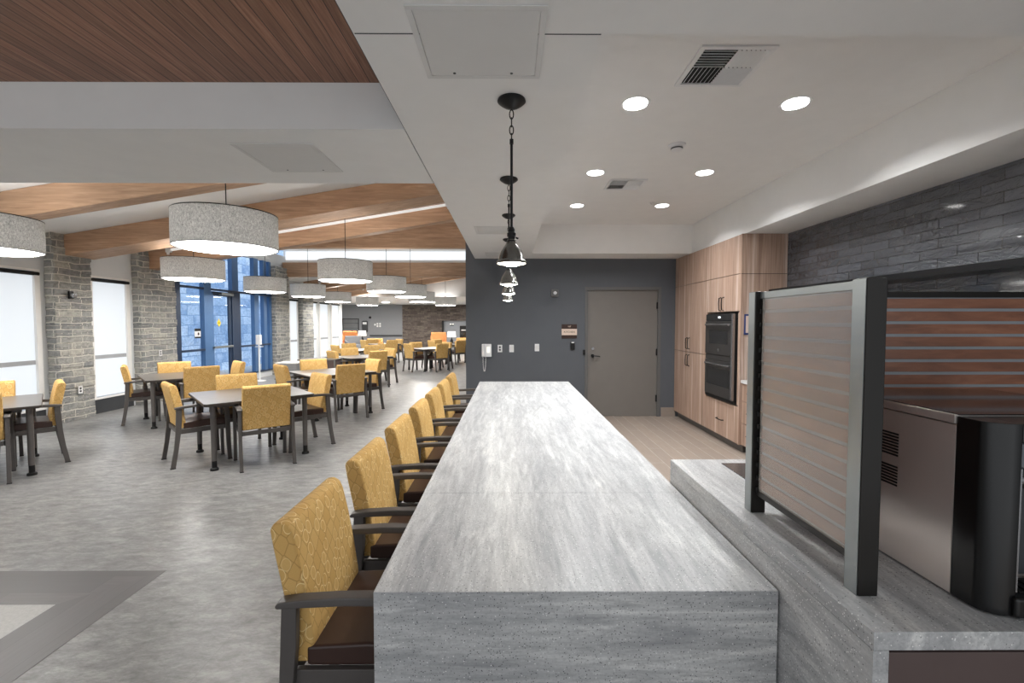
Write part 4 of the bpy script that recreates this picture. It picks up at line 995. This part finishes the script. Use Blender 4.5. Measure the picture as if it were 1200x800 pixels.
m = MB(); m.box(0.004, 0.006, -0.10, 0.10, 0.05, 0.11, M['blackmatte']); m.box(0.004, 0.006, -0.10, 0.10, -0.11, -0.075, M['blackmatte']); m.box(0.004, 0.006, 0.0, 0.05, -0.04, 0.02, M['signbrown']); part(m, 'print', t)
t = thing('warning_decal', 'yellow diamond decal on the glass of the entry door', 'decal', (-7.004, 11.02, 1.535))
m = MB(); m.poly([(0, -0.10), (0.075, 0), (0, 0.10), (-0.075, 0)], 'x', 0, 0.003, M['yellow']); part(m, 'sticker', t)
m = MB(); m.box(0.003, 0.004, -0.03, 0.03, -0.012, 0.012, M['signbrown']); part(m, 'symbol', t)
t = thing('sanitizer_stand', 'slim white floor stand with a dispenser head before the glazed entry', 'dispenser', (-6.62, 12.05, 0))
m = MB(); m.lathe([(0, 0.03), (0.05, 0.028), (0.15, 0.012), (0.155, 0), (0, 0)], 0, 0, M['white_gloss'], 28); part(m, 'base', t)
m = MB(); m.cyl((0, 0, 0.02), (0, 0, 0.98), 0.02, M['white_gloss'], 14); part(m, 'pole', t)
m = MB(); m.box(-0.06, 0.06, -0.05, 0.05, 0.96, 1.22, M['white_gloss'], 0.015, 3); m.box(-0.07, 0.09, -0.06, 0.06, 0.90, 0.915, M['white_gloss'], 0.004); part(m, 'dispenser', t)
# outdoor stone wall and ground seen through the glazing
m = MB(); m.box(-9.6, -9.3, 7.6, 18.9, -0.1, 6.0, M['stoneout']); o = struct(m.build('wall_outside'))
m = MB(); m.box(-9.3, -7.14, 4, 18.9, -0.12, -0.02, M['pale']); o = struct(m.build('ground_outside'))

# vaulted ceiling (two bays), with the level white part between the cross beams
def slope(y0, y1, x0=-7.1, x1=-0.56):
    m = MB(); m.poly([(x0, vault(x0)), (x1, vault(x1)), (x1, vault(x1) + 0.1), (x0, vault(x0) + 0.1)], 'y', y0, y1, M['white']); return m
struct(slope(3.44, 10.295).build('ceiling_vault'))
struct(slope(14.45, 19.2, -7.1, 3.4).build('ceiling_vault_far'))
m = MB(); m.box(-7.14, 3.4, 10.30, 14.45, 3.80, 3.9, M['white']); m.box(-7.0, 3.4, 14.36, 14.45, 3.32, 3.80, M['white'])
m.box(-7.0, 3.4, 10.30, 10.4, 3.9, 4.7, M['white'])
m.box(-0.56, -0.50, 3.44, 10.62, 2.58, 4.2, M['white']); m.box(-0.5, 3.4, WY + 0.14, 10.62, 3.38, 3.46, M['white'])
struct(m.build('ceiling_hall'))
m = MB(); m.box(-6.98, 3.36, 14.325, 14.355, 3.50, 3.76, M['clerestory']); struct(m.build('window_8'))
m = MB(); m.box(-11, 3.4, 19.2, 28.2, 2.64, 2.74, M['white']); m.box(-11, 3.4, 19.14, 19.2, 2.64, 4.8, M['white']); struct(m.build('ceiling_lounge'))
m = MB(); m.box(3.4, 3.5, WY, 28.2, 0, 4.8, M['hallgrey']); struct(m.build('wall_hall_right'))
m = MB(); m.box(-7.1, -6.9, -1.5, 3.44, 2.88, 3.2, M['white']); 
m.bm.free()
# beams
def sbeam(y, w, label, x0=-6.86, x1=-0.62, dz=0.32):
    m = MB(); m.poly([(x0, vault(x0) - dz - 0.002), (x1, vault(x1) - dz - 0.002), (x1, vault(x1) - 0.002), (x0, vault(x0) - 0.002)], 'y', y, y + w, M['beam'], 0.004, 1, False)
    return tag(m.build('wood_beam'), label, 'beam', 'sloping wooden roof beams', 'thing')
sbeam(5.36, 0.22, 'sloping wooden roof beam nearest the camera, above the cut-off lamp')
sbeam(7.10, 0.50, 'sloping wooden roof beam resting on the nearest stone pillar')
sbeam(8.74, 0.22, 'sloping wooden roof beam ending at the pillar left of the glazed entry', dz=0.34)
sbeam(15.25, 0.22, 'distant sloping wooden beam between the drum lamps, first of the far bay', x1=2)
sbeam(17.05, 0.22, 'distant sloping wooden beam, middle one of the far bay', x1=2)
sbeam(18.82, 0.22, 'distant sloping wooden beam, last one before the lounge ceiling', x1=2)
def lbeam(y0, y1, z0, z1, label):
    m = MB(); m.box(-6.98, 3.38, y0, y1, z0, z1, M['beam'], 0.004, 1); return tag(m.build('level_beam'), label, 'beam', 'level wooden cross beams', 'thing')
lbeam(10.30, 10.498, 3.22, 3.79, 'deep level wooden cross beam above the drum lamps, nearer one')
lbeam(14.12, 14.315, 2.96, 3.39, 'level wooden cross beam behind the drum lamps, lower and farther one')
# track lights
def track(y, xa, xb, label, dz=0.0, mat='strip'):
    m = MB(); za, zb = vault(xa) + dz, vault(xb) + dz
    t = thing('track_light', label, 'track light')
    m.poly([(xa, za - 0.045), (xb, zb - 0.045), (xb, zb), (xa, za)], 'y', y - 0.035, y - 0.001, M[mat]); part(m, 'track', t)
    for s_ in (0.0, 1.0):
        x = xa + (xb - xa) * s_; z = za + (zb - za) * s_
        m = MB(); m.box(x - 0.05, x + 0.05, y - 0.05, y - 0.001, z - 0.07, z + 0.01, M['white_gloss'], 0.006)
        m.cyl((x, y - 0.04, z - 0.07), (x, y - 0.04, z - 0.11), 0.025, M['white_gloss'], 12); part(m, 'end_bracket', t)
track(8.74, -6.45, -1.15, 'long white track light along the beam at the glazed entry', -0.03)
track(15.25, -6.3, -3.0, 'white track light along the first far bay beam', -0.06)
track(18.82, -6.0, -1.9, 'white track light along the last far bay beam', -0.06)

# ------------------------------------------------------------------ far lounge
FYW = 28.0
m = MB(); m.box(-11, -10.26, FYW, FYW + 0.2, 0, 2.7, M['farwall']); m.box(-9.22, -6.56, FYW, FYW + 0.2, 0, 2.7, M['farwall']); m.box(-10.26, -9.22, FYW, FYW + 0.2, 1.80, 2.7, M['farwall'])
m.box(-11.1, -11, 19, FYW, 0, 2.7, M['farwall'])
struct(m.build('wall_far'))
m = MB(); m.box(-6.56, -4.15, FYW - 0.05, FYW + 0.2, 0, 2.64, M['stonefar']); m.box(-4.15, 3.4, FYW - 0.05, FYW + 0.2, 1.66, 2.64, M['stonefar']); m.box(-2.2, 3.4, FYW - 0.05, FYW + 0.2, 0, 1.66, M['stonefar']); struct(m.build('wall_far_stone'))
m = MB(); m.box(-4.15, -2.2, FYW + 0.15, FYW + 0.2, 0, 1.66, M['darkmirror']); m.box(-4.15, -4.05, FYW - 0.06, FYW + 0.15, 0, 1.66, M['blackmatte']); struct(m.build('wall_far_recess'))
D3 = struct(MB().box(-10.2, -9.28, FYW + 0.05, FYW + 0.10, 0.0, 1.75, M['greycab']).build('door_3'))
m = MB(); m.box(-10.26, -10.2, FYW - 0.02, FYW + 0.1, 0, 1.80, M['recess']); m.box(-9.28, -9.22, FYW - 0.02, FYW + 0.1, 0, 1.80, M['recess']); m.box(-10.2, -9.28, FYW - 0.02, FYW + 0.1, 1.75, 1.80, M['recess']); part(m, 'door_frame', D3)
m = MB()
for z in (0.6, 0.9, 1.2, 1.5): m.box(-10.2, -9.28, FYW + 0.045, FYW + 0.052, z, z + 0.02, M['recess'])
part(m, 'slat_joint', D3)
m = MB(); m.box(-9.2, -6.57, FYW - 0.015, FYW, 0, 0.16, M['recess']); struct(m.build('baseboard_far'))
t = thing('handrail', 'dark handrail along the far grey wall', 'handrail', (-7.56, FYW, 0.755))
m = MB(); m.box(-1.0, 0.99, -0.09, -0.055, -0.04, 0.04, M['recess'], 0.01); part(m, 'rail', t)
for x in (-0.9, -0.3, 0.3, 0.9):
    m = MB(); m.box(x - 0.02, x + 0.02, -0.056, -0.001, -0.02, 0.02, M['recess']); part(m, 'bracket', t)
t = thing('wall_dispenser', 'grey wall dispenser box with lit top on the far grey wall', 'dispenser', (-8.85, FYW, 1.30))
m = MB(); m.box(-0.17, 0.17, -0.12, -0.001, -0.34, 0.36, M['recess'], 0.05, 3); part(m, 'body', t)
m = MB(); m.box(-0.12, 0.12, -0.13, -0.12, 0.14, 0.27, M['white_gloss'], 0.004); part(m, 'display', t)
t = thing('wall_fitting', 'small round dark fitting high on the far grey wall', 'wall fitting', (-8.54, FYW, 1.86))
m = MB(); m.cyl((0, -0.06, 0), (0, -0.001, 0), 0.07, M['blackmatte'], 16); part(m, 'body', t)
t = thing('switch_cluster', 'cluster of white switch plates on the far grey wall', 'switch', (-8.1, FYW, 1.40))
for x, z in ((-0.15, 0.02), (0.0, 0.07), (0.0, -0.07), (0.16, 0.07), (0.16, -0.07)):
    m = MB(); m.box(x - 0.05, x + 0.05, -0.01, -0.001, z - 0.055, z + 0.055, M['white_gloss'], 0.003); part(m, 'cover_plate', t)
t = thing('wall_light', 'small twin wall light in the grey recess of the stone wall', 'wall light', (-3.55, FYW + 0.15, 1.44))
m = MB(); m.box(-0.12, 0.12, -0.06, -0.001, -0.09, 0.0, M['recess'], 0.01); part(m, 'housing', t)
for x in (-0.07, 0.07):
    m = MB(); m.box(x - 0.05, x + 0.05, -0.09, -0.06, -0.03, 0.05, M['shadewhite'], 0.01); part(m, 'lamp_head', t)

def armchair(x, y, rz, label, mat, w=0.78, h=1.08, sofa=False):
    t = thing('sofa' if sofa else 'lounge_chair', label, 'sofa' if sofa else 'armchair', (x, y, 0), rz)
    hw = w / 2
    m = MB(); m.box(-hw + 0.09, hw - 0.09, -0.28, 0.34, 0.16, 0.46, mat, 0.05, 3); part(m, 'seat', t)
    m = MB(); m.poly([(0.22, 0.2), (0.36, 0.2), (0.44, h - 0.04), (0.40, h), (0.32, h), (0.27, h - 0.05)], 'x', -hw + 0.03, hw - 0.03, mat, 0.03, 3); part(m, 'backrest', t)
    for s_ in (-1, 1):
        a, c = sorted((s_ * hw, s_ * (hw - 0.10)))
        m = MB(); m.poly([(-0.30, 0.16), (0.38, 0.16), (0.40, h - 0.15 if not sofa else 0.66), (0.27, h - 0.2 if not sofa else 0.66), (0.15, 0.62), (-0.30, 0.60)], 'x', a, c, mat, 0.025, 3); part(m, 'armrest', t)
        for yy in (-0.25, 0.32):
            m = MB(); m.cyl((s_ * (hw - 0.07), yy, 0.16), (s_ * (hw - 0.07), yy, 0), 0.025, M['blackmatte'], 10, 0.016); part(m, 'leg', t)
    return t
armchair(-3.42, 22.0, 0.15, 'tall orange lounge chair facing the camera by the brown stone wall', M['orange'])
armchair(-2.05, 22.6, 0.0, 'yellow and orange sofa beside the charcoal wall edge', M['orangey'], 1.3, 0.78, True)
armchair(-7.75, 22.8, 0.5, 'grey lounge chair near the far doorway', M['greyuph'], 0.85, 0.88)
armchair(-8.55, 24.2, 0.1, 'orange lounge chair behind the grey chair near the far doorway', M['orange'], 0.8, 1.1)
armchair(-6.95, 23.4, 0.2, 'yellow lounge chair in front of the far handrail', M['orangey'], 0.85, 0.72)
def lamp(x, y, label):
    t = thing('table_lamp', label, 'lamp', (x, y, 0.56))
    m = MB(); m.lathe([(0, 0.3), (0.02, 0.3), (0.03, 0.2), (0.08, 0.1), (0.07, 0.03), (0.09, 0), (0, 0)], 0, 0, M['blackmatte'], 20); part(m, 'base', t)
    m = MB(); m.lathe([(0.22, 0.28), (0.19, 0.56), (0.185, 0.56), (0.215, 0.28)], 0, 0, M['shadewhite'], 28, closed=True); part(m, 'shade', t)
    t2 = thing('end_table', label.replace('lamp with white shade', 'end table under the lamp'), 'table', (x, y, 0))
    m = MB(); m.box(-0.28, 0.28, -0.28, 0.28, 0.52, 0.56, M['blackmatte'], 0.006); part(m, 'top', t2)
    for sx in (-1, 1):
        for sy in (-1, 1):
            m = MB(); m.box(sx * 0.25 - 0.02, sx * 0.25 + 0.02, sy * 0.25 - 0.02, sy * 0.25 + 0.02, 0, 0.5195, M['blackmatte']); part(m, 'leg', t2)
lamp(-7.85, 24.3, 'lamp with white shade in front of the far grey doorway')
lamp(-2.82, 22.2, 'lamp with white shade between orange chair and sofa')
t = thing('black_cabinet', 'tall black appliance with a small light strip near the charcoal wall edge', 'cabinet', (-2.35, 24.3, 0))
m = MB(); m.box(-0.28, 0.32, -0.2, 0.2, 0, 1.38, M['blackmatte'], 0.02); part(m, 'body', t)
m = MB(); m.box(-0.2, 0.2, -0.204, -0.2, 1.12, 1.18, M['white_gloss']); m.box(-0.22, 0.24, -0.203, -0.2, 0.75, 1.05, M['ovenglass']); part(m, 'front_panel', t)

# ------------------------------------------------------------------ lights & world
w = bpy.data.worlds.new('sky'); scene.world = w; w.use_nodes = True
bg = w.node_tree.nodes['Background']; bg.inputs['Color'].default_value = (0.93, 0.965, 1.0, 1); bg.inputs['Strength'].default_value = 0.80
sun = bpy.data.lights.new('outdoor_sun', 'SUN'); sun.energy = 5; sun.angle = 0.3; sun.color = (0.85, 0.93, 1.0)
so = bpy.data.objects.new('outdoor_sun', sun); COL.objects.link(so); so.rotation_euler = (0, radians(22), 0)
def uplight(y, xa, xb, power):
    xm = (xa + xb) / 2; zm = vault(xm) - 0.10; L_ = sqrt((xb - xa) ** 2 * (1 + 0.163 ** 2))
    area('beam_uplight', (xm, y, zm), (pi, -math.atan(0.163) , 0), L_, 0.04, power, (1, 0.97, 0.92))
uplight(5.70, -6.4, -0.9, 26); uplight(7.68, -6.4, -0.9, 26); uplight(3.60, -6.4, -0.9, 22); uplight(9.1, -6.3, -1.0, 20)
for x in (-9.2, -6.6, -4.0, -1.2):
    for y in (20.8, 24.4):
        area('lounge_fill_light', (x, y, 2.63), (0, 0, 0), 0.3, 0.3, 95, (1, 0.96, 0.9))  # added fill lights to brighten the dark lounge, no fittings modelled

scene.view_settings.view_transform = 'Standard'; scene.view_settings.look = 'None'
scene.view_settings.gamma = 1.0; scene.view_settings.use_curve_mapping = False
scene.view_settings.exposure = 0.35
scene.cycles.max_bounces = 8; scene.cycles.diffuse_bounces = 5; scene.cycles.sample_clamp_indirect = 6
scene.cycles.use_denoising = True
